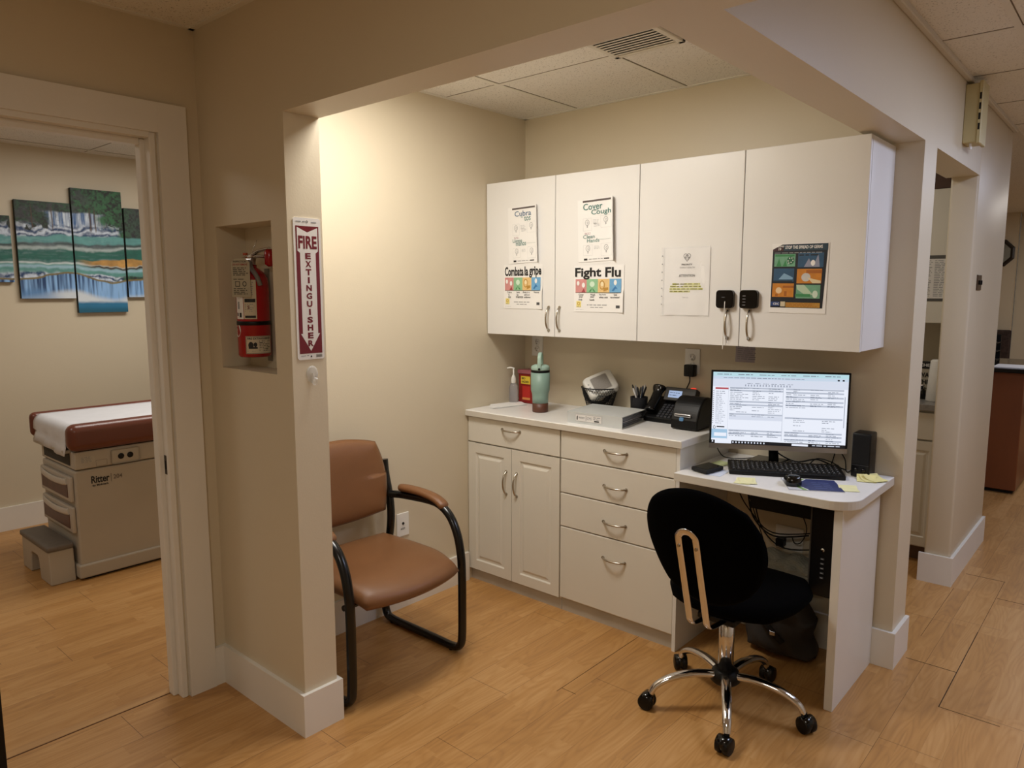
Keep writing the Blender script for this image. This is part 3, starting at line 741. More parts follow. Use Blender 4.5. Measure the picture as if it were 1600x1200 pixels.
tv = Vector((math.cos(va + PI / 2 - .35), math.sin(va + PI / 2 - .35), 0)); tn = Vector((math.cos(va - .35), math.sin(va - .35), 0))
T0 = Vector((ex, ey, 1.500)) + tn * .0655 - tv * .046
sh = Sheet(lambda u, v, d: T0 + tv * (u - .004 * 0) + tn * (d + .01 * (1 - v / .13) * 0) + Vector((0, 0, v)))
sh.poly([(0, 0), (.064, 0), (.064, .118), (.050, .132), (.014, .132), (0, .118)], TG, 0)
sh.text('INSPECTION', .008, .118, .006, .045, INK, .01); sh.text('DO NOT REMOVE', .006, .108, .006, .05, RED, .01); sh.para(.006, .098, .052, 5, .006, INK); sh.frame(.012, .036, .028, .054, .002, INK); sh.ell(.044, .045, .007, .009, INK, ring=.3); sh.para(.006, .060, .05, 1, .006, INK); sh.para(.006, .028, .05, 4, .006, INK)
sh.build('inspection_tag', t)
g = MB(); g.tube(smooth_path([tuple(T0 + tv * .032 + Vector((0, 0, .128))), (ex + .01, ey - .03, 1.64), (ex, ey - .012, 1.645)]), .0009, CHROME, 6); g.build('tag_wire', t)
g = MB(); g.box(ex - .012, ex + .012, ey + .056, YN + ND, 1.27, 1.60, mat('bracket_steel', '#8a8478', .4, .6, mottle=(9, .05))); g.build('wall_bracket', t)

# sign
t = thing('fire_sign', (XP, -1.747, 1.296), 'tall maroon and white FIRE EXTINGUISHER arrow sign on the wing wall', 'sign')
Y0, Z0, SW, SH = -1.7985, 1.297, .1016, .457
g = MB(); g.prism([(a - .0, bb) for a, bb in [(Y0 + x, Z0 + z) for x, z in ((.006, 0), (SW - .006, 0), (SW, .006), (SW, SH - .006), (SW - .006, SH), (.006, SH), (0, SH - .006), (0, .006))]], XP, XP + .0025, SIGNWHITE, lambda u, v, d: (d, u, v)); g.build('plate', t)
sh = Sheet(lambda u, v, d: (XP + .0026 + d, Y0 + u, Z0 + v))
sh.rect(.008, .020, SW - .008, SH - .026, SIGNRED, d=.0003)
c = SW / 2
sh.poly([(c - .038, SH - .030), (c, SH - .046), (c + .038, SH - .030), (c + .038, SH - .030 - .075), (c + .029, SH - .030 - .082), (c + .029, .085), (c + .036, .085), (c, .028), (c - .036, .085), (c - .029, .085), (c - .029, SH - .112), (c - .038, SH - .105)], SIGNWHITE, .0006)
sh.text('FIRE', c - .0345, SH - .098, .041, .069, SIGNRED, .035, .001)
for i, ch in enumerate('EXTINGUISHER'):
    wdt = .021 if ch != 'I' else .007
    sh.text(ch, c - wdt / 2, SH - .131 - i * .0257, .0198, wdt, SIGNRED, .045, .001)
sh.line(.010, SH - .014, .034, .006, GREYINK); sh.line(.066, SH - .015, .02, .006, GREYINK); sh.ell(c, SH - .012, .004, .004, INK, ring=.4); sh.ell(c, .010, .003, .003, INK)
for k in range(9): sh.rect(.070 + k * .0026, .006, .0712 + k * .0026, .016, INK)
sh.line(.012, .012, .03, .004, GREYINK); sh.build('lettering', t)
# clear hook under the sign
m, ntt, bs = nodes('clear_plastic'); bs.inputs['Roughness'].default_value = .08; bs.inputs['Alpha'].default_value = .32; bs.inputs['Base Color'].default_value = (.95, .95, .93, 1); CLEARP = m
t = thing('wall_hook', (XP, -1.747, 1.225), 'clear plastic adhesive hook on the wall below the fire sign', 'hook')
g = MB(); g.lathe((XP, -1.747, 1.247), [(0, .0), (.022, .0), (.023, .002), (.018, .004), (0, .005)], CLEARP, 20, 1.25, 1, mx=Matrix.Rotation(PI / 2, 3, 'Y')); g.build('backing', t)
g = MB(); g.tube(smooth_path([(XP + .004, -1.747, 1.252), (XP + .008, -1.747, 1.226), (XP + .020, -1.747, 1.221), (XP + .026, -1.747, 1.236)]), [(.004, .009)] * 19, CLEARP, 8, flat=(0, 1, 0)); g.build('hook', t)

# ================================================================== GUEST CHAIR
t = thing('guest_chair', (.32, -1.34, 0), 'tan vinyl guest chair with black sled frame against the alcove side wall', 'chair')
YA, YB = -1.625, -1.062
for yy in (YA, YB):
    s = 1 if yy == YA else -1
    pts = [(.062, .765), (.070, .70), (.100, .57), (.098, .46), (.062, .30), (.046, .16), (.046, .085), (.060, .032), (.105, .017), (.25, .017), (.40, .017), (.495, .017), (.538, .032), (.553, .075), (.556, .20), (.556, .36), (.550, .44), (.530, .52), (.490, .585), (.430, .622), (.36, .630), (.26, .626), (.17, .620), (.108, .612)]
    g = MB(); g.tube(smooth_path([(x, yy, z) for x, z in pts], 5), [(.019, .0165)] * (5 * (len(pts) - 1) + 1), TUBE, 14, flat=(0, 1, 0)); fr = g.build('side_frame', t)
    P = smooth_path([(.165, yy, .650), (.20, yy, .656), (.30, yy, .658), (.385, yy, .650), (.435, yy, .634), (.462, yy, .612)], 6); k = len(P)
    rr = [(.027 * max(.25, math.sin(PI * min(1, (i + 1.2) / (k * .28)) / 2)) * (1 if i < k - 4 else (k - i) / 5 + .15), .0165 * max(.4, min(1, (i + 1) / 4, (k - i) / 4))) for i in range(k)]
    g = MB(); g.tube(P, rr, TAN, 18, flat=(0, 1, 0)); ap = g.build('arm_pad', t)
    for xx in (.10, .30, .48):
        pass
    for xx in (.10, .49): g = MB(); g.cyl((xx, yy, .012), (xx, yy, .0), .012, .012, BLACKP, 12); g.build('glide', t)


def cushion(fn, nu=26, nv=26, th=1, mm=TAN):
    """closed pillow: fn(a, b, side) with a, b in -1..1 on a disc-like square"""
    g = MB(); vs = []; fs = []; idx = {}
    for side in (1, -1):
        for i in range(nu + 1):
            for j in range(nv + 1):
                a = -1 + 2 * i / nu; bb = -1 + 2 * j / nv
                edge = i in (0, nu) or j in (0, nv)
                if side == -1 and edge: idx[side, i, j] = idx[1, i, j]; continue
                idx[side, i, j] = len(vs); vs.append(fn(a, bb, 0 if edge else side))
        for i in range(nu):
            for j in range(nv):
                q = [idx[side, i, j], idx[side, i + 1, j], idx[side, i + 1, j + 1], idx[side, i, j + 1]]
                fs.append(q if side == 1 else q[::-1])
    g.add(vs, fs, mm, True); return g


def sq2disc(a, b, k):
    """rounds the corners of the square by k (0 square, 1 disc)"""
    return a * math.sqrt(1 - k * b * b / 2), b * math.sqrt(1 - k * a * a / 2)


def seat_fn(a, b, s):
    x, y = sq2disc(a, b, .36)
    e = max(abs(a), abs(b)); h = (1 - e ** 5) ** .5 if e < 1 else 0
    X = .345 + x * .265 + (.022 * (1 - b * b) if a > 0 else 0) * max(0, a); Y = -1.343 + y * (.262 if a > -.5 else .262)
    zc = .425 - .010 * (x + 1) * .2 - (.035 * max(0, a - .3) ** 2 * 2) - .018 * (1 - b * b) * (1 - a * a)
    return (X, Y, zc + (.042 * h if s > 0 else (-.045 * h if s < 0 else 0)))


cushion(seat_fn).build('seat', t)


def back_fn(a, b, s):
    x, z = sq2disc(a, b, .30 if b > 0 else .22)
    wd_ = .245 * (1 - .10 * max(0, z) ** 2 + .0 * z) * (1 if b > 0 else 1 - .04 * b * b)
    e = max(abs(a), abs(b)); h = (1 - e ** 5) ** .5 if e < 1 else 0
    Z = .715 + z * .178; X = .118 - .045 * (Z - .54) / .35 + .025 * x * x
    if b > 0: Z -= .018 * x * x
    else: Z += .012 * x * x
    return (X + (.030 * h if s > 0 else (-.022 * h if s < 0 else 0)), -1.343 + x * wd_, Z)


cushion(back_fn).build('backrest', t)
for x, z in ((.11, .40), (.50, .372)): g = MB(); g.tube([(x, YA + .01, z), (x, YB - .01, z)], .011, TUBE, 10); g.build('crossbar', t)

# ================================================================== OFFICE CHAIR
HX, HY = 1.560, -.705
t = thing('office_chair', (HX, HY, 0), 'black swivel task chair with chrome five-star base at the desk', 'chair')
for k in range(5):
    a = math.radians(8.5 + 72 * k); dx, dy = math.cos(a), math.sin(a)
    g = MB(); P = smooth_path([(HX + dx * .045, HY + dy * .045, .130), (HX + dx * .12, HY + dy * .12, .134), (HX + dx * .20, HY + dy * .20, .120), (HX + dx * .255, HY + dy * .255, .092), (HX + dx * .275, HY + dy * .275, .062)], 5)
    g.tube(P, [(.014 - .003 * i / 20, .020 - .006 * i / 20) for i in range(21)], CHROME, 14, flat=(0, 0, 1)); leg = g.build('base_leg', t)
    ca = a + random.uniform(-.8, .8); tx, ty = math.cos(ca), math.sin(ca); cxx, cyy = HX + dx * .277, HY + dy * .277
    g = MB(); ax = Vector((-ty, tx, 0)); c0 = Vector((cxx + tx * .012, cyy + ty * .012, .029))
    mx = Matrix((Vector((tx, ty, 0)), Vector((0, 0, 1)), ax)).transposed()
    for sgn in (-1, 1):
        g.lathe(c0 + ax * .014 * sgn, [(0, -.011), (.023, -.011), (.028, -.008), (.029, 0), (.028, .008), (.023, .011), (0, .011)], BLACKP, 22, mx=mx)
    g.lathe(c0 + Vector((0, 0, .006)), [(0, -.024), (.025, -.024), (.0265, 0), (.025, .024), (0, .024)], BLACKG, 16, mx=mx)
    g.cyl((cxx, cyy, .045), (cxx, cyy, .068), .010, .010, BLACKP, 12); g.build('caster', t)
g = MB(); g.lathe((HX, HY, 0), [(0, .098), (.044, .098), (.054, .108), (.054, .128), (.046, .144), (.032, .154), (0, .154)], BLACKP, 28); g.build('hub', t)
g = MB(); g.lathe((HX, HY, 0), [(.0275, .148), (.0275, .345), (.020, .348)], CHROME, 28); g.build('gas_column', t)
g = MB(); g.lathe((HX, HY, 0), [(.0, .340), (.024, .342), (.024, .36), (0, .36)], BLACKP, 20); g.box(HX - .07, HX + .07, HY - .10, HY + .10,   .358, .382, BLACKP, .006, 2); g.build('tilt_mechanism', t)


def oseat(a, b, s):
    x, y = sq2disc(a, b, .93)
    e = max(abs(a), abs(b)); h = (1 - e ** 4) ** .5 if e < 1 else 0
    X = HX + .005 + x * .248; Y = HY + .088 + y * .250
    zc = .428 - .012 * max(0, y) ** 2 + .012 * x * x
    return (X, Y, zc + (.044 * h if s > 0 else (-.046 * h if s < 0 else 0)))


cushion(oseat, mm=BLACKF).build('seat', t)


def oback(a, b, s):
    x, z = sq2disc(a, b, .97)
    e = max(abs(a), abs(b)); h = (1 - e ** 4) ** .5 if e < 1 else 0
    wdt = .211 * (1 + .10 * z)
    Z = .688 + z * .212; Y = HY - .204 - .31 * (Z - .42) + .035 * (x * x)
    return (HX + .027 + x * wdt, Y + (.030 * h if s > 0 else (-.026 * h if s < 0 else 0)), Z)


cushion(oback, mm=BLACKF).build('backrest', t)
# chrome loop bracket: a flat bar bent into an inverted U that runs down behind the back and in under the seat
P = []
def ub(x, z): return (x, HY - .235 - .31 * (z - .42), z)
for sgn in (-1, 1):
    leg = [ub(HX + sgn * .031, .72), ub(HX + sgn * .031, .64), ub(HX + sgn * .031, .56), ub(HX + sgn * .031, .48), ub(HX + sgn * .031, .43), (HX + sgn * .031, HY - .226, .402), (HX + sgn * .031, HY - .19, .383), (HX + sgn * .031, HY - .06, .372)]
    P.append(leg)
top = [ub(HX + .031 * math.cos(a), .72 + .031 * math.sin(a)) for a in [PI - PI * i / 6 for i in range(1, 6)]]
path = P[0][::-1] + top + P[1]
g = MB(); sp = smooth_path(path, 4); g.tube(sp, [(.0125, .0035)] * len(sp), CHROME, 12, flat=(1, 0, 0)); br = g.build('back_bracket', t)
for sgn in (-1, 1):
    g = MB(); p = ub(HX + sgn * .031, .695); g.cyl(p, (p[0], p[1] - .008, p[2]), .006, .005, NICKEL, 10); g.build('bolt', br)

# ================================================================== ON THE COUNTER
CZ = .9152
# paper stack
t = thing('paper_stack', (.07, -.24, CZ), 'loose stack of white papers at the wall end of the counter', 'papers')
for k, (rot, dx) in enumerate(((0, 0), (.06, .004), (-.05, .0))):
    q = [(.012, -.30), (.088, -.378), (.150, -.165), (.045, -.105)]
    c = Vector((.075, -.24)); ca, sa = math.cos(rot), math.sin(rot)
    q = [(c.x + (x - c.x) * ca - (y - c.y) * sa + dx, c.y + (x - c.x) * sa + (y - c.y) * ca) for x, y in q]
    q = [(max(.004, x), y) for x, y in q]
    g = MB(); g.prism(q, CZ + .0022 * k, CZ + .0022 * k + .002, PAPER); g.build('sheet', t)
# pump bottle
t = thing('sanitizer_bottle', (.050, -.155, CZ), 'clear sanitizer bottle with a white pump beside the red sharps box', 'bottle')
m, ntt, bs = nodes('clear_gel'); bs.inputs['Roughness'].default_value = .06; bs.inputs['Transmission Weight'].default_value = .85; bs.inputs['Base Color'].default_value = (.86, .86, .92, 1); bs.inputs['IOR'].default_value = 1.25
g = MB(); g.lathe((.050, -.155, CZ), [(0, 0), (.022, 0), (.024, .004), (.024, .085), (.019, .102), (.010, .112), (0, .112)], m, 24); g.build('bottle', t)
g = MB(); g.lathe((.050, -.155, CZ), [(.010, .108), (.0135, .112), (.0135, .135), (.008, .150), (.004, .158), (.004, .192), (0, .192)], WHITEP, 18); g.tube(smooth_path([(.056, -.153, CZ + .190), (.036, -.162, CZ + .194), (.018, -.170, CZ + .190)]), .004, WHITEP, 10); g.build('pump', t)
# sharps
t = thing('sharps_container', (.105, -.08, CZ), 'red sharps container with yellow label behind the green tumbler', 'sharps container')
SR = mat('sharps_red', '#85120d', .3, mottle=(8, .08)); g = MB(); g.box(.052, .170, -.118, -.030, CZ, CZ + .160, SR, .006, 3); g.build('box', t)
g = MB(); g.box(.048, .174, -.122, -.026, CZ + .160, CZ + .182, mat('sharps_lid', '#a8606a', .4, mottle=(8, .05)), .005, 3); g.build('lid', t)
sh = Sheet(lambda u, v, d: (.052 + u, -.1185 - d, CZ + v)); YEL = mat('label_yellow', '#dfc23a', .6, mottle=(20, .05))
sh.rect(.020, .106, .085, .148, YEL); sh.text('BIO', .026, .130, .012, None, INK, .03); sh.text('HAZARD', .026, .112, .012, .05, INK, .03); sh.rect(.030, .020, .085, .095, mat('label_red', '#b3241b', .5)); sh.rect(.030, .020, .085, .032, mat('label_orange', '#d08a4a', .6), d=.001); sh.build('label', t)
# tumbler
tx, ty = .338, -.280
t = thing('tumbler', (tx, ty, CZ), 'sage green insulated tumbler with brown base standing on the counter', 'tumbler')
SAGE = mat('sage_enamel', '#87a398', .42, mottle=(12, .03)); SAGE2 = mat('sage_lid', '#a3c0b3', .38, mottle=(12, .02)); BRN = mat('brown_base', '#5a3526', .45, mottle=(12, .1))
g = MB(); g.lathe((tx, ty, CZ), [(.0, 0), (.0385, 0), (.0400, .003), (.0400, .046), (.0, .046)], BRN, 36); g.build('base_boot', t)
g = MB(); g.lathe((tx, ty, CZ), [(.0395, .046), (.0405, .078), (.0415, .092), (.0455, .104), (.0475, .112), (.0480, .200), (0, .200)], SAGE, 36); g.build('body', t)
g = MB(); g.lathe((tx, ty, CZ), [(.046, .200), (.0475, .203), (.0475, .210), (.046, .212)], BLACKP, 36); g.build('seal', t)
g = MB(); g.lathe((tx, ty, CZ), [(.0455, .212), (.047, .216), (.047, .226), (.043, .234), (.030, .239), (0, .240)], SAGE2, 36); g.build('lid', t)
va2 = math.radians(-58); hx, hy = math.cos(va2), math.sin(va2)
sp = smooth_path([(tx + hx * .047, ty + hy * .047, CZ + .220), (tx + hx * .046, ty + hy * .046, CZ + .25), (tx + hx * .036, ty + hy * .036, CZ + .285), (tx, ty, CZ + .298), (tx - hx * .036, ty - hy * .036, CZ + .285), (tx - hx * .046, ty - hy * .046, CZ + .25), (tx - hx * .047, ty - hy * .047, CZ + .220)], 5)
g = MB(); g.tube(sp, [(.0095, .003)] * len(sp), SAGE2, 12, flat=(-hy, hx, 0)); g.build('handle', t)
g = MB(); g.cyl((tx + hx * .046, ty + hy * .046, CZ + .220), (tx + hx * .052, ty + hy * .052, CZ + .220), .006, .006, BLACKP, 12); g.build('pivot', t)
# binder
t = thing('binder', (.74, -.25, CZ), 'thick white ring binder lying on the counter with papers showing', 'binder')
O = Vector((.622, -.430, CZ)); ang = math.radians(3); bx = Vector((math.cos(ang), math.sin(ang), 0)); by = Vector((-math.sin(ang) - .10, math.cos(ang), 0)).normalized()
BW, BD, BHh = .290, .262, .050
def bq(u, v, d): return O + bx * u + by * v + Vector((0, 0, d))
BND = mat('white_vinyl_binder', '#c6c9c8', .4, mottle=(10, .03))
def bbox(u0, u1, v0, v1, d0, d1, m, mb): mb.prism([(u0, v0), (u1, v0), (u1, v1), (u0, v1)], d0, d1, m, bq); return mb
g = bbox(0, BW, 0, .003, 0, BHh + .003, BND, MB()); g.build('spine', t)
g = bbox(0, BW, .003, BD, 0, .0028, BND, MB()); g.build('back_cover', t)
g = bbox(0, BW, .003, BD, BHh, BHh + .003, BND, MB()); g.build('front_cover', t)
g = MB()
for k in range(20):
    z = .0035 + k * .0019; ins = random.uniform(.006, .022)
    vs = [bq(.02, .03, z), bq(BW - ins, .02, z + random.uniform(-.0004, .0004)), bq(BW - ins - random.uniform(0, .01), BD - .015, z * .92), bq(.02, BD - .015, z * .92)]
    g.add(vs + [Vector(v) + Vector((0, 0, .0012)) for v in vs], [(0, 1, 2, 3), (4, 5, 6, 7), (0, 1, 5, 4), (1, 2, 6, 5), (2, 3, 7, 6), (3, 0, 4, 7)], mat('binder_page', '#bfc1c8', .7, mottle=(50, .15)) if k % 3 else mat('page_grey', '#8b8d96', .7, mottle=(50, .15)))
g.build('pages', t)
for uu in (.06, .15, .24):
    g = MB(); g.tube([bq(uu, .02 + .020 - .020 * math.cos(a), .025 + .020 * math.sin(a)) for a in [2 * PI * i / 16 for i in range(17)]], .0012, CHROME, 6, cap=False); g.build('ring', t)
sh = Sheet(lambda u, v, d: bq(u, -.0005 - d, v)); sh.rect(.045, .012, .185, .044, SIGNWHITE); sh.frame(.0455, .0125, .1845, .0435, .0006, GREYINK, .001)
sh.poly([(.052, .018), (.058, .018), (.058, .038), (.052, .032)], INK, .001); sh.text('PRIORITY', .064, .024, .009, .032, GREYINK, .02, .001); sh.rect(.102, .016, .1035, .040, INK, d=.001); sh.text('CMS', .108, .022, .013, .024, GREYINK, .0, .001); sh.line(.142, .034, .036, .006, GREYINK, .001); sh.line(.142, .026, .036, .006, GREYINK, .001); sh.rect(.146, .016, .172, .022, INK, d=.001)
sh.build('spine_label', t)
# wire basket
bx0, by0 = .574, -.098
t = thing('wire_basket', (bx0, by0, CZ), 'round black wire mesh basket on the counter holding the monitor device', 'basket')
g = MB(); R0, R1, HB = .056, .092, .125
for k, (r, z) in enumerate(((R0, .002), (R0 + .009, .03), (R0 + .018, .06), (R0 + .026, .09), (R1, HB))):
    g.tube([(bx0 + r * math.cos(a), by0 + r * math.sin(a), CZ + z + .002) for a in [2 * PI * i / 32 for i in range(32)]], .0028 if k in (0, 4) else .0012, BLACKM, 6, closed=True)
g.build('rim', t)
g = MB()
for k in range(40):
    for s in (1, -1):
        pts = []
        for i in range(9):
            q = i / 8; a = 2 * PI * k / 40 + s * q * .9; r = R0 + (R1 - R0) * q; pts.append((bx0 + r * math.cos(a), by0 + r * math.sin(a), CZ + .003 + HB * q))
        g.tube(pts, .0009, BLACKM, 4, cap=False)
mo = g.build('mesh_side', t); g = MB()
for k in range(-5, 6):
    x = k * .0125; L_ = math.sqrt(max(0, R0 ** 2 - x * x)); g.tube([(bx0 + x, by0 - L_, CZ + .0035), (bx0 + x, by0 + L_, CZ + .0035)], .001, BLACKM, 4); g.tube([(bx0 - L_, by0 + x, CZ + .0035), (bx0 + L_, by0 + x, CZ + .0035)], .001, BLACKM, 4)
g.build('mesh_bottom', t)
# device in the basket: a rounded white unit tilted, grey window facing the viewer
t = thing('monitoring_device', (.595, -.125, CZ + .09), 'off-white handheld medical device with grey window resting in the wire basket', 'medical device')
nrm = Vector((.45, -.70, .55)).normalized(); ux_ = Vector((.84, .54, 0)).normalized(); ux_ = (ux_ - nrm * ux_.dot(nrm)).normalized(); uy_ = nrm.cross(ux_)
rr_ = math.radians(27); ru = ux_ * math.cos(rr_) + uy_ * math.sin(rr_); rv = -ux_ * math.sin(rr_) + uy_ * math.cos(rr_)
Dc = Vector((.600, -.130, CZ + .150))
def dq(u, v, d): return Dc + ru * u + rv * v + nrm * d
DEV = mat('device_white', '#cfcdc6', .4, mottle=(10, .03))
g = MB(); P = [(x, z) for x, z in rsq(0, 0, 1, .35, 6)]
P2 = [(x * .078, z * .060) for x, z in P]
rings = [(.82, -.045), (1, -.035), (1.0, -.004), (.95, .004), (.90, .006)]
vs = []; fs = []; n = len(P2)
for sc_, dd in rings: vs += [dq(x * sc_, z * sc_, dd) for x, z in P2]
for k in range(len(rings) - 1):
    for j in range(n): fs.append((k * n + j, k * n + (j + 1) % n, (k + 1) * n + (j + 1) % n, (k + 1) * n + j))
fs += [tuple(range(n))[::-1], tuple(range((len(rings) - 1) * n, len(rings) * n))]
g.add(vs, fs, DEV, True); g.build('case', t)
sh = Sheet(dq); q = rsq(0, 0, 1, .18, 4); sh.poly([(x * .045 + .002, z * .043) for x, z in q], mat('window_frame_grey', '#b3b0a8', .4), .0066); sh.poly([(x * .042 + .002, z * .040) for x, z in q], mat('grey_window', '#7b756d', .35, mottle=(300, .15)), .0072); sh.build('window', t)
sh = Sheet(dq)
for k in range(3): sh = Sheet(dq); sh.ell(-.058, -.02 + k * .018, .004, .004, GREYINK, 10, d=.0066); sh.build('button', t)
# coiled black cable beside it in the basket
g = MB()
for r, dy in ((.062, 0), (.056, .012), (.064, .022)):
    g.tube([(bx0 - .040 + r * math.cos(a), by0 + .025 + dy + .018 * math.cos(a), CZ + .098 + r * math.sin(a)) for a in [2 * PI * i / 30 for i in range(30)]], .007, BLACKM, 8, closed=True)
tag(g.build('black_cable', at=(bx0, by0, CZ + .1)), 'coiled black cable tucked behind the device in the basket', 'cable')
# pen cup
px_, py_ = .800, -.095
t = thing('pen_cup', (px_, py_, CZ), 'black mesh pen cup on the counter between basket and phone', 'pen cup')
g = MB(); g.lathe((px_, py_, CZ), [(.0, 0), (.038, 0), (.042, .10), (.0405, .10), (.037, .002), (0, .002)], mat('black_mesh_metal', '#15151a', .45, .5, bump=(700, 1), mottle=(400, .4)), 28); g.build('cup', t)
for k, (cc, lab) in enumerate((('#111114', 'black pen'), ('#cfcfcf', 'white-capped pen'), ('#111114', 'black pen'), ('#8b8f99', 'grey pen'), ('#1b1b20', 'black pen'), ('#d9d9d9', 'white pen'), ('#15151a', 'black pen'), ('#303848', 'dark blue pen'))):
    a = 2 * PI * k / 8 + .3; r0, r1 = .020, .034
    p0 = Vector((px_ + r0 * math.cos(a + 2.5), py_ + r0 * math.sin(a + 2.5), CZ + .004)); p1 = Vector((px_ + r1 * math.cos(a), py_ + r1 * math.sin(a), CZ + .150 + .008 * math.sin(k * 2.1)))
    g = MB(); g.tube([p0, p0.lerp(p1, .75), p0.lerp(p1, .93), p1], [.0042, .0042, .0045, .0025], mat('pen_' + cc[1:], cc, .35, mottle=(20, .04)), 10)
    place = ('nearest the wall corner', 'leaning out to the rear', 'leaning toward the basket', 'low on the basket side', 'at the front of the cup', 'next to the front black one', 'nearest the phone', 'behind the phone side rim')[k]
    tag(g.build('pen', at=p0), lab + ' standing in the mesh pen cup, ' + place, 'pen', 'pens in the mesh pen cup')
# desk phone
t = thing('desk_phone', (.97, -.13, CZ), 'black desk phone with lit blue display behind the label printer', 'phone')
def ph(u, v, d):  # u right, v back, d up on a wedge
    return (.862 + u, -.165 + v, CZ + d)
g = MB(); prof = [(0, 0), (.155, 0), (.155, .095), (.130, .105), (.0, .022)]
g.prism(prof, .866, 1.060, BLACKP, lambda u, v, d: (d, -.165 + u, CZ + v)); g.build('base', t, bevel=.004)
def face(u, v, d):
    return (.862 + u, -.165 + v * .842 + (-.54) * d, CZ + .0225 + v * .538 + d * .842)
g = MB()
for r in range(6):
    for c in range(5):
        x = .078 + c * .019; v = .012 + r * .016; g.add([face(x + a * .007, v + bb * .0055, .0) for a in (-1, 1) for bb in (-1, 1)] + [face(x + a * .006, v + bb * .0045, .003) for a in (-1, 1) for bb in (-1, 1)], [(0, 1, 3, 2), (4, 5, 7, 6), (0, 1, 5, 4), (1, 3, 7, 5), (3, 2, 6, 7), (2, 0, 4, 6)], mat('key_grey', '#3a3b40', .4, mottle=(9, .1)))
g.build('keypad', t)
g = MB(); sx0 = .925
g.box(.925, 1.085, -.075, -.035, CZ + .085, CZ + .152, mat('dark_grey_plastic', '#131316', .35, mottle=(8, .1)), .004, 2, mx=Matrix.Translation((0, -.055, CZ + .12)) @ Matrix.Rotation(math.radians(-25), 4, 'X') @ Matrix.Translation((0, .055, -CZ - .12))); hd = g.build('display_housing', t)
Rm = Matrix.Translation((0, -.055, CZ + .12)) @ Matrix.Rotation(math.radians(-25), 4, 'X') @ Matrix.Translation((0, .055, -CZ - .12))
sh = Sheet(lambda u, v, d: tuple(Rm @ Vector((.948 + u, -.0755 - d, CZ + .100 + v)))); sh.rect(0, 0, .068, .034, mat('lcd_blue', '#9fb4d8', .3, emit=.9)); sh.build('display', hd)
sh = Sheet(lambda u, v, d: tuple(Rm @ Vector((.948 + u, -.0765 - d, CZ + .100 + v)))); sh.line(.006, .022, .05, .005, mat('lcd_ink', '#30405c', .5)); sh.line(.006, .010, .04, .005, mat('lcd_ink', '#30405c', .5)); sh.build('display_text', hd)
g = MB(); g.lathe((1.062, -.05, CZ + .153), [(0, -.008), (.010, -.006), (.012, 0), (.010, .006), (0, .008)], mat('message_light', '#e0402a', .3, emit=1.2), 14, 1.3, .8); g.build('message_light', t)
g = MB(); P = smooth_path([(.897, -.158, CZ + .052), (.896, -.148, CZ + .066), (.894, -.120, CZ + .085), (.892, -.09, CZ + .112), (.890, -.064, CZ + .142), (.890, -.052, CZ + .160)], 4)
g.tube(P, [(.026, .018), (.028, .022), (.028, .022), (.026, .020)] + [(.025, .017)] * (len(P) - 10) + [(.029, .020), (.032, .024), (.033, .026), (.033, .026), (.026, .018), (.006, .004)], BLACKG, 16, flat=(1, 0, 0)); g.build('handset', t)
# label printer
t = thing('label_printer', (1.125, -.17, CZ), 'rounded black label printer with silver slot at the end of the counter', 'label printer')
prof = [(0, 0), (.165, 0), (.172, .03), (.165, .10), (.135, .132), (.085, .140), (.045, .120), (.018, .085), (.000, .045)]
g = MB(); prof2 = [(p.x, p.y) for p in smooth_path([(a, bb, 0) for a, bb in prof[2:]], 4)]
LPX0, LPX1, LPY = 1.064, 1.192, -.262
g.prism([(0, .004), (.165, .004)] + prof2, LPX0, LPX1, BLACKP, lambda u, v, d: (d, LPY + u, CZ + v)); g.build('case', t, bevel=.006)
g = MB(); g.box(LPX0 + .018, LPX1 - .030, LPY - .003, LPY + .012, CZ + .058, CZ + .072, mat('silver_plastic', '#c9c9cc', .25, .6, mottle=(9, .05)), .004, 3)
g.box(LPX0 + .024, LPX1 - .036, LPY - .0045, LPY - .0025, CZ + .063, CZ + .067, BLACKM); g.build('slot', t)
g = MB(); g.box(LPX0 + .044, LPX0 + .062, LPY - .006, LPY + .006, CZ + .040, CZ + .056, mat('blue_button', '#7fb6e0', .3, emit=.35), .004, 3); g.build('button', t)

# ================================================================== ON THE DESK
DZ_ = DT + .0005
# monitor
A = Vector((1.286, -.335, 0)); B = Vector((1.758, -.090, 0)); ex_ = (B - A).normalized(); wdm = (B - A).length; nm = Vector((ex_.y, -ex_.x, 0))
MZ0, MZ1 = .874, 1.198
t = thing('computer_monitor', (1.50, -.16, DZ_), 'wide black monitor with silver chin showing patient record software', 'monitor')
def mq(u, v, d): return A + ex_ * u + nm * d + Vector((0, 0, v))
def mbox(mb, u0, u1, v0, v1, d0, d1, m): return mb.prism([(u0, v0), (u1, v0), (u1, v1), (u0, v1)], d0, d1, m, mq)
g = MB(); mbox(g, 0, wdm, MZ0 + .020, MZ1, -.012, 0, BLACKP); mbox(g, .06, wdm - .06, MZ0 + .05, MZ1 - .05, -.034, -.012, BLACKP); g.build('bezel', t, bevel=.0015)
g = MB(); mbox(g, 0, wdm, MZ0, MZ0 + .020, -.012, .001, mat('silver_chin', '#9b948d', .3, .7, mottle=(9, .03))); g.build('chin', t)
mb_ = mq(.185, MZ0 + .07, -.034); g = MB(); g.tube([(1.455, -.065, DZ_ + .008), (1.455, -.075, DZ_ + .06), (mb_.x, mb_.y + .004, MZ0 + .06), (mb_.x, mb_.y, MZ0 + .10)], [(.022, .007)] * 4, BLACKP, 12, flat=(1, 0, 0))
g.build('stand_neck', t)
g = MB(); g.box(1.365, 1.520, -.140, -.015, DZ_, DZ_ + .010, BLACKG, .004, 2); g.build('stand_base', t)
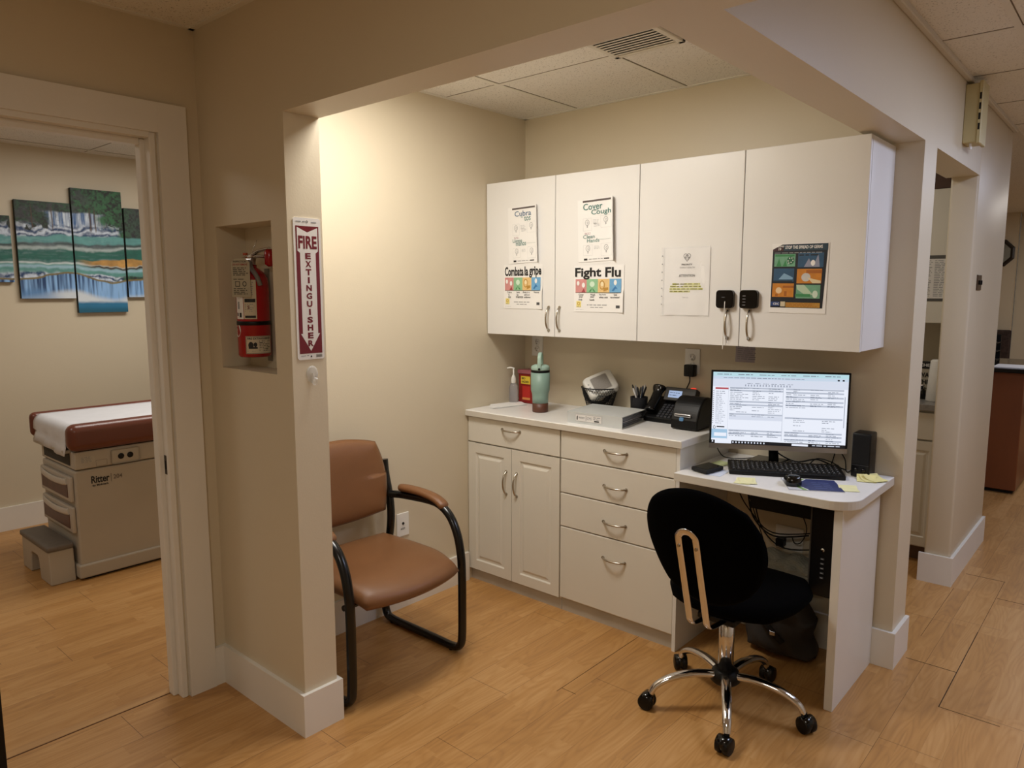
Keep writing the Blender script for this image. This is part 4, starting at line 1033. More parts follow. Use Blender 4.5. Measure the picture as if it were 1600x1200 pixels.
EM = lambda n, c, e=1.0: mat('screen_' + n, c, .4, emit=e)
sc = EM('white', '#eef3ff', .95); scb = EM('tab', '#bfe4ee', .9); scg = EM('grey', '#c3cbdc', .85); scd = EM('text', '#8d97ab', .7); sck = EM('taskbar', '#10131f', .5); scr = EM('red', '#c4545e', .8); scp = EM('pale', '#dfe6f6', .9); scbl = EM('blue', '#a9cdea', .9)
SW_, SH_ = wdm - .016, MZ1 - MZ0 - .028
sh = Sheet(lambda u, v, d: mq(.008 + u, MZ0 + .021 + v, .0003 + d))
sh.rect(0, 0, SW_, SH_, sc, d=0)
def R(a, b_, c, d_, m, dd=.0005): sh.rect(SW_ * a, SH_ * (1 - d_), SW_ * c, SH_ * (1 - b_), m, d=dd)
R(0, 0, 1, .055, scb); R(0, .055, 1, .095, EM('bar', '#cfe0f2', .9)); R(0, .095, 1, .2, scp)
for k in range(6): sh.line(SW_ * (.03 + k * .16), SH_ * .965, SW_ * .11, SH_ * .018, scd, .001)
sh.line(SW_ * .08, SH_ * .92, SW_ * .6, SH_ * .015, scd, .001)
R(.92, .07, .935, .09, sck, .001); R(.955, .07, .97, .09, sck, .001)
R(0, .2, .12, .95, sc, .0007); R(.12, .2, .1215, .94, scg, .001); R(.02, .215, .12, .24, scr, .001)
for k in range(17): R(.004, .26 + k * .028, .010, .27 + k * .028, sck, .001); sh.line(SW_ * .025, SH_ * (1 - .272 - k * .028), SW_ * random.uniform(.04, .08), SH_ * .012, scd, .001)
sh.ell(SW_ * .02, SH_ * .225, SW_ * .010, SH_ * .024, sck, d=.001, ring=.3); sh.line(SW_ * .038, SH_ * .225, SW_ * .06, SH_ * .03, sck, .001); R(.0, .80, .12, .93, scbl, .001); R(.02, .85, .115, .90, sc, .0012)
for k in range(16): R(.245 + k * .022, .165, .251 + k * .022, .19, scd, .001)
for k in range(6): sh.line(SW_ * (.26 + k * .06), SH_ * .845, SW_ * .04, SH_ * .012, scd, .001)
def table(x0, x1, y, rows, hdr=True, dens=.8, cols=(0, .12, .42, .72)):
    if hdr: R(x0, y, x1, y + .022, scg, .0008)
    for i in range(rows + (1 if hdr else 0)):
        for c in cols:
            if random.random() < dens: sh.line(SW_ * (x0 + (x1 - x0) * c + .004), SH_ * (1 - y - .018 - i * .024), SW_ * (x1 - x0) * random.uniform(.08, .24), SH_ * .013, scd, .0012)
table(.13, .53, .205, 1); table(.13, .53, .24, 5, dens=.95); table(.13, .53, .395, 1, dens=.6); table(.13, .53, .44, 4, dens=.9); table(.13, .53, .57, 1); R(.13, .60, .53, .66, scp, .0006); table(.13, .53, .80, 3, dens=.9); table(.13, .53, .845, 1)
table(.55, .97, .205, 1, dens=.4); table(.55, .97, .25, 2); table(.55, .97, .31, 2); table(.55, .97, .37, 2); table(.55, .97, .425, 1, dens=.7)
table(.55, .97, .60, 7, dens=.45, cols=(.14, .64)); table(.55, .97, .80, 1); table(.55, .97, .845, 2); table(.55, .97, .90, 1)
R(.978, .30, .982, .72, scd, .001); R(.53, .2, .533, .93, scg, .0008)
R(.0, .955, .028, 1, sck, .001); R(.005, .963, .015, .985, sc, .0015); R(.155, .955, 1, 1, sck, .001)
for k in range(11): R(.163 + k * .0235, .967, .173 + k * .0235, .988, scp, .0015)
R(.61, .965, .73, .992, sc, .0015); sh.line(SW_ * .76, SH_ * .018, SW_ * .2, SH_ * .02, scp, .0015)
sh.build('screen', t)
# keyboard
t = thing('keyboard', (1.55, -.22, DZ_), 'black computer keyboard lying askew below the monitor', 'keyboard')
KA = Vector((1.405, -.392, 0)); KB = Vector((1.790, -.192, 0)); kx = (KB - KA).normalized(); ky = Vector((-kx.y, kx.x, 0)); KL = (KB - KA).length; KD = .158
def kq(u, v, d): return KA + kx * u + ky * v + Vector((0, 0, DZ_ + d + v * .10))
g = MB(); g.prism([(0, 0), (KL, 0), (KL, KD), (0, KD)], .0, .016, BLACKP, lambda u, v, d: KA + kx * u + ky * v + Vector((0, 0, DZ_ + (0 if d == 0 else d + v * .07)))); g.build('body', t, bevel=.003)
KC = mat('keycap', '#0b0b0d', .55, mottle=(40, .15)); g = MB()
for r in range(6):
    v = .014 + r * .0215 + (.004 if r == 5 else 0)
    u = .010
    while u < KL - .018:
        wk = .0165
        if r == 0 and .075 < u < .14: wk = .10
        if .292 < u < .306: u += .006; continue
        if u + wk > KL - .008: break
        zz = .016 + v * .07
        vs = [KA + kx * (u + a * wk) + ky * (v + bb * .0175) + Vector((0, 0, DZ_ + zz)) for a, bb in ((0, 0), (1, 0), (1, 1), (0, 1))] + [KA + kx * (u + (a * .8 + .1) * wk) + ky * (v + (bb * .75 + .12) * .0175) + Vector((0, 0, DZ_ + zz + .006)) for a, bb in ((0, 0), (1, 0), (1, 1), (0, 1))]
        g.add(vs, [(4, 5, 6, 7), (0, 1, 5, 4), (1, 2, 6, 5), (2, 3, 7, 6), (3, 0, 4, 7)], KC); u += wk + .0022
        c = (Vector(vs[4]) + Vector(vs[6])) / 2 + Vector((0, 0, .0003)); g.add([c + kx * a * .0022 + ky * bb * .0028 for a, bb in ((-1, -1), (1, -1), (1, 1), (-1, 1))], [(0, 1, 2, 3)], GREYINK)
kk = g.build('keys', t); kk['kind'] = 'stuff'
# mousepad, mouse
t = thing('mouse_pad', (1.71, -.345, DZ_), 'thin mouse pad, white one side and navy with green swirl the other', 'mouse pad')
P0 = Vector((1.672, -.468, 0)); P1 = Vector((1.842, -.374, 0)); P3 = Vector((1.586, -.322, 0)); pu = (P1 - P0); pv = (P3 - P0)
def pq(u, v, d): return P0 + pu * u + pv * v + Vector((0, 0, DZ_ + d))
PADW = mat('pad_white', '#d6d8df', .5, mottle=(9, .02)); PADN = mat('pad_navy', '#222e63', .5, mottle=(9, .05)); PADG = mat('pad_green', '#7fa35c', .5, mottle=(9, .05))
g = MB(); g.prism([(0, 0), (1, 0), (1, 1), (0, 1)], 0, .0022, PADW, pq); g.build('pad', t)
sh = Sheet(lambda u, v, d: pq(u, v, .0022 + d)); sh.d = .0003
wave = [(.30 + .10 * math.sin(2.2 + v_ * 5) + .1 * v_, v_) for v_ in [i / 10 for i in range(11)]]
sh.mb.add([sh.fn(u, v, .0003) for u, v in wave] + [sh.fn(1, v, .0003) for u, v in wave], [(i, 11 + i, 12 + i, i + 1) for i in range(10)], PADN)
sh.mb.add([sh.fn(u - .12, v, .0003) for u, v in wave] + [sh.fn(u - .03, v, .0003) for u, v in wave], [(i, 11 + i, 12 + i, i + 1) for i in range(10)], PADG)
for a_ in ((0, 0, 1, .012), (0, .988, 1, 1), (0, 0, .01, 1)): sh.rect(*a_, GREYINK, d=.0004)
for k in range(4): sh.line(.52, .2 + k * .16, .32, .05, mat('pad_text', '#5d6c9e', .5), .0005)
sh.build('print', t)
t = thing('computer_mouse', (1.655, -.385, DZ_ + .0025), 'black computer mouse resting on the mouse pad', 'mouse')
mc = Vector((1.652, -.382, DZ_ + .0025)); mu = (P3 - P0).normalized(); mv = Vector((-mu.y, mu.x, 0))
def mouse(a, b_, s):
    x, y = sq2disc(a, b_, .85); e = max(abs(a), abs(b_)); h = (1 - e ** 3) ** .5 if e < 1 else 0
    p = mc + mu * (y * .054) + mv * (x * .032 * (1 - .12 * y)); z = .008 + (.030 * h * (1 - .35 * y) if s > 0 else (-.0075 if s < 0 else 0)); return (p.x, p.y, mc.z + z)
cushion(mouse, 16, 16, mm=BLACKG).build('shell', t)
g = MB(); p = mc + mu * .022; g.lathe((p.x, p.y, mc.z + .031), [(0, -.0025), (.007, -.002), (.008, 0), (.007, .002), (0, .0025)], mat('wheel_grey', '#4a4a50', .5), 14, mx=Matrix((mu, Vector((0, 0, 1)), mv)).transposed()); g.build('scroll_wheel', t)
# speaker
t = thing('desk_speaker', (1.815, -.06, DZ_), 'small upright black computer speaker at the desk end by the wall', 'speaker')
g = MB(); g.box(1.779, 1.848, -.105, -.022, DZ_, DZ_ + .176, BLACKP, .006, 3); g.build('cabinet', t)
g = MB(); g.box(1.783, 1.844, -.109, -.104, DZ_ + .052, DZ_ + .170, mat('speaker_cloth', '#0d0d0f', .95, bump=(1500, .8), mottle=(500, .3)), .002, 1); g.build('grille', t)
g = MB()
for dx in (-.014, .014): g.lathe((1.8135 + dx, -.105, DZ_ + .030), [(0, 0), (.007, 0), (.007, .006), (0, .006)], BLACKG, 16, mx=Matrix.Rotation(PI / 2, 3, 'X'))
g.box(1.783, 1.844, -.1062, -.105, DZ_ + .0485, DZ_ + .0495, mat('trim_grey', '#55555a', .3)); g.build('control_knobs', t)
# phone / wallet
t = thing('mobile_phone', (1.30, -.37, DZ_), 'black flat phone case lying on the desk beside the drawer cabinet', 'phone')
q = [(1.262, -.440), (1.345, -.468), (1.362, -.352), (1.280, -.322)]
g = MB(); g.prism(q, DZ_ + .003, DZ_ + .019, BLACKM); g.build('case', t, bevel=.004)
g = MB(); c = Vector((1.312, -.395)); g.prism([(c.x + (x - c.x) * .86, c.y + (y - c.y) * .86) for x, y in q], DZ_ + .019, DZ_ + .0198, BLACKG); g.build('screen_glass', t)
q2 = [(1.335, -.465), (1.395, -.455), (1.385, -.34), (1.330, -.33)]
g = MB(); g.prism(q2, DZ_, DZ_ + .0008, mat('blue_ruled_paper', '#cfd6e6', .7, mottle=(40, .05))); tag(g.build('note_paper', at=(1.36, -.40, DZ_)), 'small pale blue slip of paper under the black phone', 'paper')
# sticky notes
STK = mat('sticky_yellow', '#e2dfae', .75, mottle=(20, .04)); STK2 = mat('sticky_yellow_deep', '#e3db9a', .75, mottle=(20, .04))
def sticky(cx_, cy_, rot, s, lift, label, mm=STK, n=1):
    t = thing('sticky_notes', (cx_, cy_, DZ_), label, 'sticky notes', 'yellow sticky notes on the desk')
    for k in range(n):
        r_ = rot + k * .35; u = Vector((math.cos(r_), math.sin(r_), 0)); v = Vector((-u.y, u.x, 0)); g = MB(); vs = []; fs = []
        c = Vector((cx_ + k * .014, cy_ + k * .012, 0))
        for i in range(9):
            for j in (0, 1):
                a = -1 + i / 4; bb = -1 + 2 * j; p = c + v * (a * s) + u * (bb * s); z = DZ_ + .0006 + k * .0015 + lift * max(0, (a + .1)) ** 2; vs.append((p.x, p.y, z))
        for i in range(8): fs.append((i * 2, i * 2 + 1, i * 2 + 3, i * 2 + 2))
        vs2 = [(x, y, z + .0006) for x, y, z in vs]; g.add(vs, fs, mm, True); g.add(vs2, fs, mm, True)
        g.build('note', t)
    return t


sticky(1.500, -.476, .2, .030, .007, 'yellow sticky notes at the front edge of the desk', STK, 2)
sticky(1.838, -.318, .5, .032, .006, 'pale yellow sticky note at the right end of the mouse pad', STK, 1)
sticky(1.848, -.135, .3, .034, .012, 'curled yellow sticky notes in front of the small speaker', STK2, 3)
sticky(1.300, -.245, -.2, .034, .002, 'flat greenish sticky note below the left edge of the monitor', mat('sticky_green', '#c9d3a0', .75, mottle=(20, .04)), 1)

def cable(name, pts, r, label, cat='cable', group=None, m=BLACKM):
    g = MB(); P = smooth_path(pts, 6); g.tube(P, r, m, 7)
    return tag(g.build(name, at=pts[0]), label, cat, group)


cable('speaker_cable', [(1.775, -.05, DZ_ + .02), (1.755, -.07, DZ_ + .006), (1.735, -.035, DZ_ + .05), (1.70, -.03, DZ_ + .08), (1.67, -.02, DZ_ + .004), (1.60, -.02, DZ_ + .004)], .0022, 'thin black cable arching from the small speaker behind the keyboard')
cable('keyboard_cable', [(1.62, -.12, DZ_ + .02), (1.64, -.08, DZ_ + .045), (1.69, -.06, DZ_ + .035), (1.72, -.02, DZ_ + .003), (1.66, -.012, DZ_ + .003)], .0022, 'black cable looping up behind the keyboard')
cable('monitor_cable', [(1.43, -.10, MZ0 + .05), (1.45, -.05, DZ_ + .05), (1.53, -.015, DZ_ + .004), (1.62, -.03, DZ_ + .03), (1.70, -.09, DZ_ + .030), (1.74, -.03, DZ_ + .004)], .003, 'thick black cable bundle behind the monitor stand')
cable('monitor_cable', [(1.300, -.30, MZ0 + .02), (1.285, -.24, MZ0 - .03), (1.30, -.20, DZ_ + .02), (1.34, -.10, DZ_ + .004), (1.38, -.02, DZ_ + .004)], .0022, 'thin black cable hanging below the monitor edge near the label printer')

# ================================================================== UNDER THE DESK
t = thing('computer_tower', (1.78, -.22, .395), 'slim black computer tower hung under the desk beside its side panel', 'computer')
g = MB(); g.box(1.742, 1.834, -.42, -.05, .395, .735, BLACKP, .004, 2); g.build('case', t)
g = MB(); g.box(1.7415, 1.746, -.4225, -.418, .395, .735, mat('tower_edge', '#5a5650', .35, .5)); g.build('edge_strip', t)
g = MB(); g.lathe((1.790, -.421, .575), [(0, 0), (.007, 0), (.007, .003), (0, .003)], NICKEL, 16, mx=Matrix.Rotation(PI / 2, 3, 'X')); g.build('power_button', t)
g = MB()
for k in range(5): g.box(1.783, 1.797, -.4225, -.4205, .465 + k * .018, .472 + k * .018, mat('port_grey', '#3c3c40', .4)); g.box(1.786, 1.794, -.4232, -.4222, .467 + k * .018, .470 + k * .018, GREYINK)
g.build('ports', t)
g = MB(); g.box(1.735, 1.742, -.35, -.12, .39, .755, mat('holder_steel', '#1a1a1c', .5, .5), .001, 1); g.box(1.735, 1.84, -.35, -.12, .388, .394, mat('holder_steel', '#1a1a1c', .5, .5)); g.build('mounting_bracket', t)
g = MB(); g.box(1.40, 1.725, -.17, -.03, .600, .755, BLACKM, .006, 2); tag(g.build('black_box', at=(1.56, -.1, .60)), 'black box mounted beneath the desk next to the tower', 'box')
for i, (x0, x1, z0) in enumerate(((1.33, 1.62, .50), (1.36, 1.70, .46), (1.30, 1.66, .52), (1.35, 1.55, .40))):
    cable('power_cable', [(x0, -.05 - .015 * i, .755), (x0 + .015, -.06 - .012 * i, .64), (x0 + .05 + .01 * i, -.07, z0 + .03), ((x0 + x1) / 2, -.08 - .01 * i, z0 - .03), (x1, -.07, z0)], .0035 - .0004 * i,
          ('black cable hanging nearest the drawer cabinet under the desk', 'longest black cable drooping along the wall under the desk', 'topmost black cable sagging under the desk', 'short thin black cable ending low under the desk')[i], 'cable', 'cables under the desk')
cable('power_cable', [(1.56, -.03, .60), (1.60, -.04, .52), (1.585, -.05, .46), (1.55, -.03, .44), (1.53, -.012, .46)], .0022, 'thin black cable kinking down to the low wall plate under the desk', 'cable', 'cables under the desk')
t = thing('surge_outlet', (1.50, 0, .40), 'white wall plate low under the desk with a black plug', 'outlet')
g = MB(); g.box(1.455, 1.575, -.006, 0, .395, .500, WHITEP, .002, 2); g.build('cover_plate', t)
g = MB(); g.box(1.47, 1.505, -.045, -.006, .415, .450, BLACKP, .004, 2); g.build('plug', t)
# plastic bag hanging behind, backpack on the floor, envelope
m, ntt, bs = nodes('clear_bag_film'); bs.inputs['Roughness'].default_value = .3; bs.inputs['Alpha'].default_value = .72; bs.inputs['Base Color'].default_value = lin('#b9bdb3')
nz = ntt.nodes.new('ShaderNodeTexNoise'); nz.inputs['Scale'].default_value = 22; nz.inputs['Detail'].default_value = 3; bp = ntt.nodes.new('ShaderNodeBump'); bp.inputs['Strength'].default_value = 1; bp.inputs['Distance'].default_value = .02
ntt.links.new(nz.outputs[0], bp.inputs['Height']); ntt.links.new(bp.outputs[0], bs.inputs['Normal']); BAGF = m
def pbag(a, b_, s):
    x, z = sq2disc(a, b_, .3); e = max(abs(a), abs(b_)); h = (1 - e ** 3) ** .5 if e < 1 else 0
    n_ = .012 * math.sin(x * 9 + z * 4) + .008 * math.sin(z * 13 - x * 5)
    return (1.56 + x * .135 + .008 * math.sin(z * 7), -.115 + (.055 + n_) * h * (-s),   .352 + z * .070 + .01 * math.sin(x * 8) * (b_ > 0))
cushion(pbag, 24, 18, mm=BAGF); 
t = thing('backpack', (1.56, -.15, 0), 'dark grey backpack standing on the floor under the desk', 'bag')
CAN = mat('dark_canvas', '#3a342f', .9, bump=(600, .5), mottle=(12, .15))
def bpk(a, b_, s):
    x, z = sq2disc(a, b_, .35); e = max(abs(a), abs(b_)); h = (1 - e ** 4) ** .5 if e < 1 else 0
    zz = .134 + z * .128
    return (1.555 + x * (.135 - .02 * z) + .01 * math.sin(z * 6), -.150 + (.090 - .02 * z + .008 * math.sin(x * 7 + z * 5)) * h * (-s) + .01 * z, max(.003, zz + .012 * math.sin(x * 5) * (b_ > .3)))
cushion(bpk, 26, 22, mm=CAN).build('body', t)
g = MB(); g.tube(smooth_path([(1.47, -.235, .235), (1.50, -.262, .18), (1.56, -.27, .13), (1.60, -.262, .09)]), [(.013, .003)] * 19, BLACKM, 8, flat=(1, 0, 0)); g.build('strap', t)
g = MB(); g.box(1.55, 1.575, -.278, -.268, .115, .135, CHROME, .003, 1); g.build('buckle', t)
g = MB(); g.tube([(1.45 + .02 * i, -.205 - .008 * math.sin(i), .255) for i in range(11)], .003, mat('zip_tape', '#0d0c0c', .6), 6); g.build('zip', t)
pb = cushion(pbag, 24, 18, mm=BAGF).build('plastic_bag', at=(1.56, -.115, .26)); tag(pb, 'crumpled clear plastic bag lying on top of the backpack', 'bag')
g = MB(); g.prism([(-.055, 0), (.060, 0), (.060, .07), (-.055, .07)], 0, .002, mat('manila', '#b8a184', .7, mottle=(12, .04)), lambda u, v, d: (1.545 + u * .85 + v * .2, -.272 - d - v * .06, .228 + v * .85 + u * .35)); tag(g.build('manila_envelope', at=(1.555, -.26, .215)), 'tan envelope sticking out of the backpack under the desk', 'envelope')

# ================================================================== DOOR CHIME, SWITCH, VENT
t = thing('door_chime', (XR, .71, 2.15), 'yellowed door chime box high on the corridor wall near the ceiling', 'door chime')
g = MB(); g.box(XR, XR + .054, .640, .760, 2.155, 2.400, BEIGEP, .003, 1); g.build('back_box', t)
g = MB(); g.box(XR + .052, XR + .068, .635, .765, 2.148, 2.408, BEIGEP, .003, 1); g.build('cover', t)
g = MB()
for k in range(4): g.box(XR + .0555, XR + .063, .6342, .6352, 2.205 + k * .042, 2.232 + k * .042, BLACKM)
g.build('slots', t)
g = MB(); g.cyl((XR + .030, .66, 2.156), (XR + .030, .66, 2.128), .006, .006, WHITEP, 12); g.build('chime_tube', t)
t = thing('light_switch', (XR, 1.31, 1.52), 'dark metal switch plate on the corridor wall past the kitchen opening', 'switch')
PLT = mat('bronze_plate', '#5b4a3c', .35, .7, mottle=(12, .1)); g = MB(); g.box(XR, XR + .006, 1.235, 1.345, 1.522, 1.600, PLT, .002, 1); g.build('plate', t)
g = MB()
for yy in (1.265, 1.315): g.box(XR + .006, XR + .014, yy - .005, yy + .005, 1.550, 1.572, BLACKP, .001, 1)
g.build('toggle', t)
t = thing('air_vent', (1.10, -.75, ZC - .012), 'white slatted ceiling air vent set in the alcove tiles', 'vent')
VX0, VX1, VY0, VY1 = .965, 1.262, -.95, -.585; VM = mat('vent_white', '#d8d2c6', .45, mottle=(8, .03))
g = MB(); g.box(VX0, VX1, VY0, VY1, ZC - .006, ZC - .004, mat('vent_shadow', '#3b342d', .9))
for a in ((VX0, VX1, VY1 - .022, VY1), (VX0, VX1, VY0, VY0 + .022), (VX0, VX0 + .022, VY0, VY1), (VX1 - .022, VX1, VY0, VY1)): g.box(*a, ZC - .014, ZC - .003, VM, .002, 1)
g.build('frame', t)
k = 0; y = VY0 + .034
while y < VY1 - .026:
    g = MB(); g.prism([(y, ZC - .014), (y + .012, ZC - .014), (y + .016, ZC - .007), (y + .013, ZC - .007)], VX0 + .022, VX1 - .022, VM, lambda u, v, d: (d, u, v)); g.build('slat', t); y += .0235
# recessed fixture hidden by the header: the alcove lamp
t = thing('ceiling_light', (.66, -1.36, ZC - .01), 'small square recessed ceiling light in the alcove behind the header', 'ceiling light')
g = MB()
for a in ((.42, .90, -1.60, -1.58), (.42, .90, -1.14, -1.12), (.42, .44, -1.58, -1.14), (.88, .90, -1.58, -1.14)): g.box(*a, ZC - .012, ZC - .003, VM)
g.build('frame', t)

# ================================================================== EXAM ROOM
t = thing('exam_table', (-1.77, -1.1, 0), 'taupe exam table with oxblood vinyl top and white paper cover', 'exam table')
TX0, TX1, TY0, TY1 = -2.02, -1.52, -1.83, -.35
g = MB(); g.box(TX0, TX1, TY0, TY1, .07, .590, EXGREY, .010, 2); g.box(TX0 + .01, TX1 + .012, TY0 - .012, TY1, .012, .085, EXGREY, .008, 2); g.box(TX0 + .03, TX1 - .01, TY0 + .02, TY1, 0, .014, BLACKM); g.build('body', t)
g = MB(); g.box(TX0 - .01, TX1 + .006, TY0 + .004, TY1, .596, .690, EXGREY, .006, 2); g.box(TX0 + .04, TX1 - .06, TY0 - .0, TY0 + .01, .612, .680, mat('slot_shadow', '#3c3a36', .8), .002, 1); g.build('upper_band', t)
g = MB(); g.box(TX0 - .03, TX1 - .05, TY0 - .03, TY0 + .06, .680, .700, EXGREY, .006, 2); g.build('stirrup_tray', t)
g = MB(); g.box(-2.125, -1.468, -1.842, -.33, .700, .828, EXBROWN, .048, 6); g.box(-2.128, -2.066, -1.856, -.33, .704, .842, EXBROWN, .030, 5); g.box(-1.556, -1.464, -1.858, -.33, .698, .840, EXBROWN, .042, 6); g.build('vinyl_pad', t)
EXPAPER = mat('exam_paper', '#dcdde2', .7, bump=(30, .5), mottle=(12, .03))
g = MB(); vs = []; fs = []; prof = [(-.40, .829), (-1.0, .829), (-1.60, .830), (-1.794, .832)] + [(-1.794 - .0495 * math.sin(a), .784 + .0495 * math.cos(a)) for a in [math.radians(15 * q) for q in range(1, 7)]] + [(-1.846, .755), (-1.844, .735), (-1.850, .712), (-1.862, .668)]
for i, (y, z) in enumerate(prof):
    for j in range(13):
        q = j / 12; dn = max(0, i - 10) / 3
        vs.append((-2.067 + .512 * q + dn * .05 * (1 - q), y - .0018 - .006 * math.sin(q * 17 + i) * (i > 10), z + .0015 + .035 * dn * (1 - q) + (.0015 * math.sin(q * 9 + i * .7) if i < 3 else 0)))
for i in range(len(prof) - 1):
    for j in range(12): fs.append((i * 13 + j, i * 13 + j + 1, (i + 1) * 13 + j + 1, (i + 1) * 13 + j))
g.add(vs, fs, EXPAPER, True)
pp = tag(g.build('exam_paper', at=(-1.8, -1.1, .83)), 'white paper strip draped over the end of the exam table', 'paper')
md = pp.modifiers.new('solid', 'SOLIDIFY'); md.thickness = .0012; md.offset = 1
DRB = mat('drawer_brown', '#5a3a30', .4, mottle=(30, .15)); FRL = mat('drawer_frame', '#b8afa3', .4, mottle=(8, .03))
for z0, z1 in ((.425, .560), (.258, .398)):
    g = MB(); g.box(TX0 + .03, TX1 - .015, TY0 - .022, TY0, z0, z1, FRL, .008, 3); d = g.build('drawer', t)
    g = MB(); g.box(TX0 + .055, TX1 - .045, TY0 - .0245, TY0 - .021, z0 + .022, z1 - .040, DRB, .003, 2); g.build('panel', d)
    g = MB(); P = smooth_path([(TX0 + .06, TY0 - .024, z1 - .026), (-1.90, TY0 - .027, z1 - .034), (-1.77, TY0 - .029, z1 - .040), (-1.63, TY0 - .027, z1 - .034), (TX1 - .05, TY0 - .024, z1 - .026)]); g.tube(P, [(.018, .006)] * len(P), mat('drawer_pull', '#cbc4ba', .35, mottle=(8, .02)), 12, flat=(0, 0, 1)); g.build('handle', d)
sh = Sheet(lambda u, v, d: (TX1 + .0008 + d, -1.752 + u, .505 + v)); sh.text('Ritter', 0, .006, .040, .090, INK, .025); sh.rect(.098, .0, .0998, .046, INK); sh.text('204', .110, .012, .024, .045, EXDARK, .01); sh.text('by Midmark', .005, -.014, .014, .080, INK, .025); sh.build('lettering', t)
g = MB(); g.box(TX1 + .006, TX1 + .011, -1.650, -1.502, .598, .675, EXGREY, .010, 3)
for yy in (-1.600, -1.553): g.lathe((TX1 + .0112, yy, .637), [(0, 0), (.016, 0), (.016, .0015), (0, .0015)], BLACKM, 18, mx=Matrix.Rotation(PI / 2, 3, 'Y'))
g.build('power_socket', t)
sh = Sheet(lambda u, v, d: (TX1 + .0068 + d, -1.80 + u, .63 + v)); sh.rect(0, 0, .07, .034, mat('rating_plate', '#b9b2a4', .6)); sh.para(.004, .026, .06, 4, .008, GREYINK, .001); sh.frame(.075, -.028, .13, .004, .0012, EXDARK); sh.build('rating_label', t)
# step stool
t = thing('step_stool', (-1.80, -1.90, 0), 'taupe step with dark tread at the foot of the exam table', 'step stool')
X0, X1, Y0_, Y1_ = -2.0, -1.565, -1.965, -1.846
g = MB(); ah = [(X0 - .01, 0), (X0 + .0, .178), (X1, .178), (X1 + .012, 0), (X1 - .15, 0), (X1 - .165, .105), (X1 - .185, .120), (X0 + .16, .120), (X0 + .14, .105), (X0 + .125, 0)]
g.prism(ah, Y0_, Y1_, EXGREY, lambda u, v, d: (u, d, v)); g.build('body', t, bevel=.006)
g = MB(); g.box(X0 - .010, X1 + .010, Y0_ - .008, Y1_, .178, .208, EXDARK, .009, 3); g.build('tread', t)

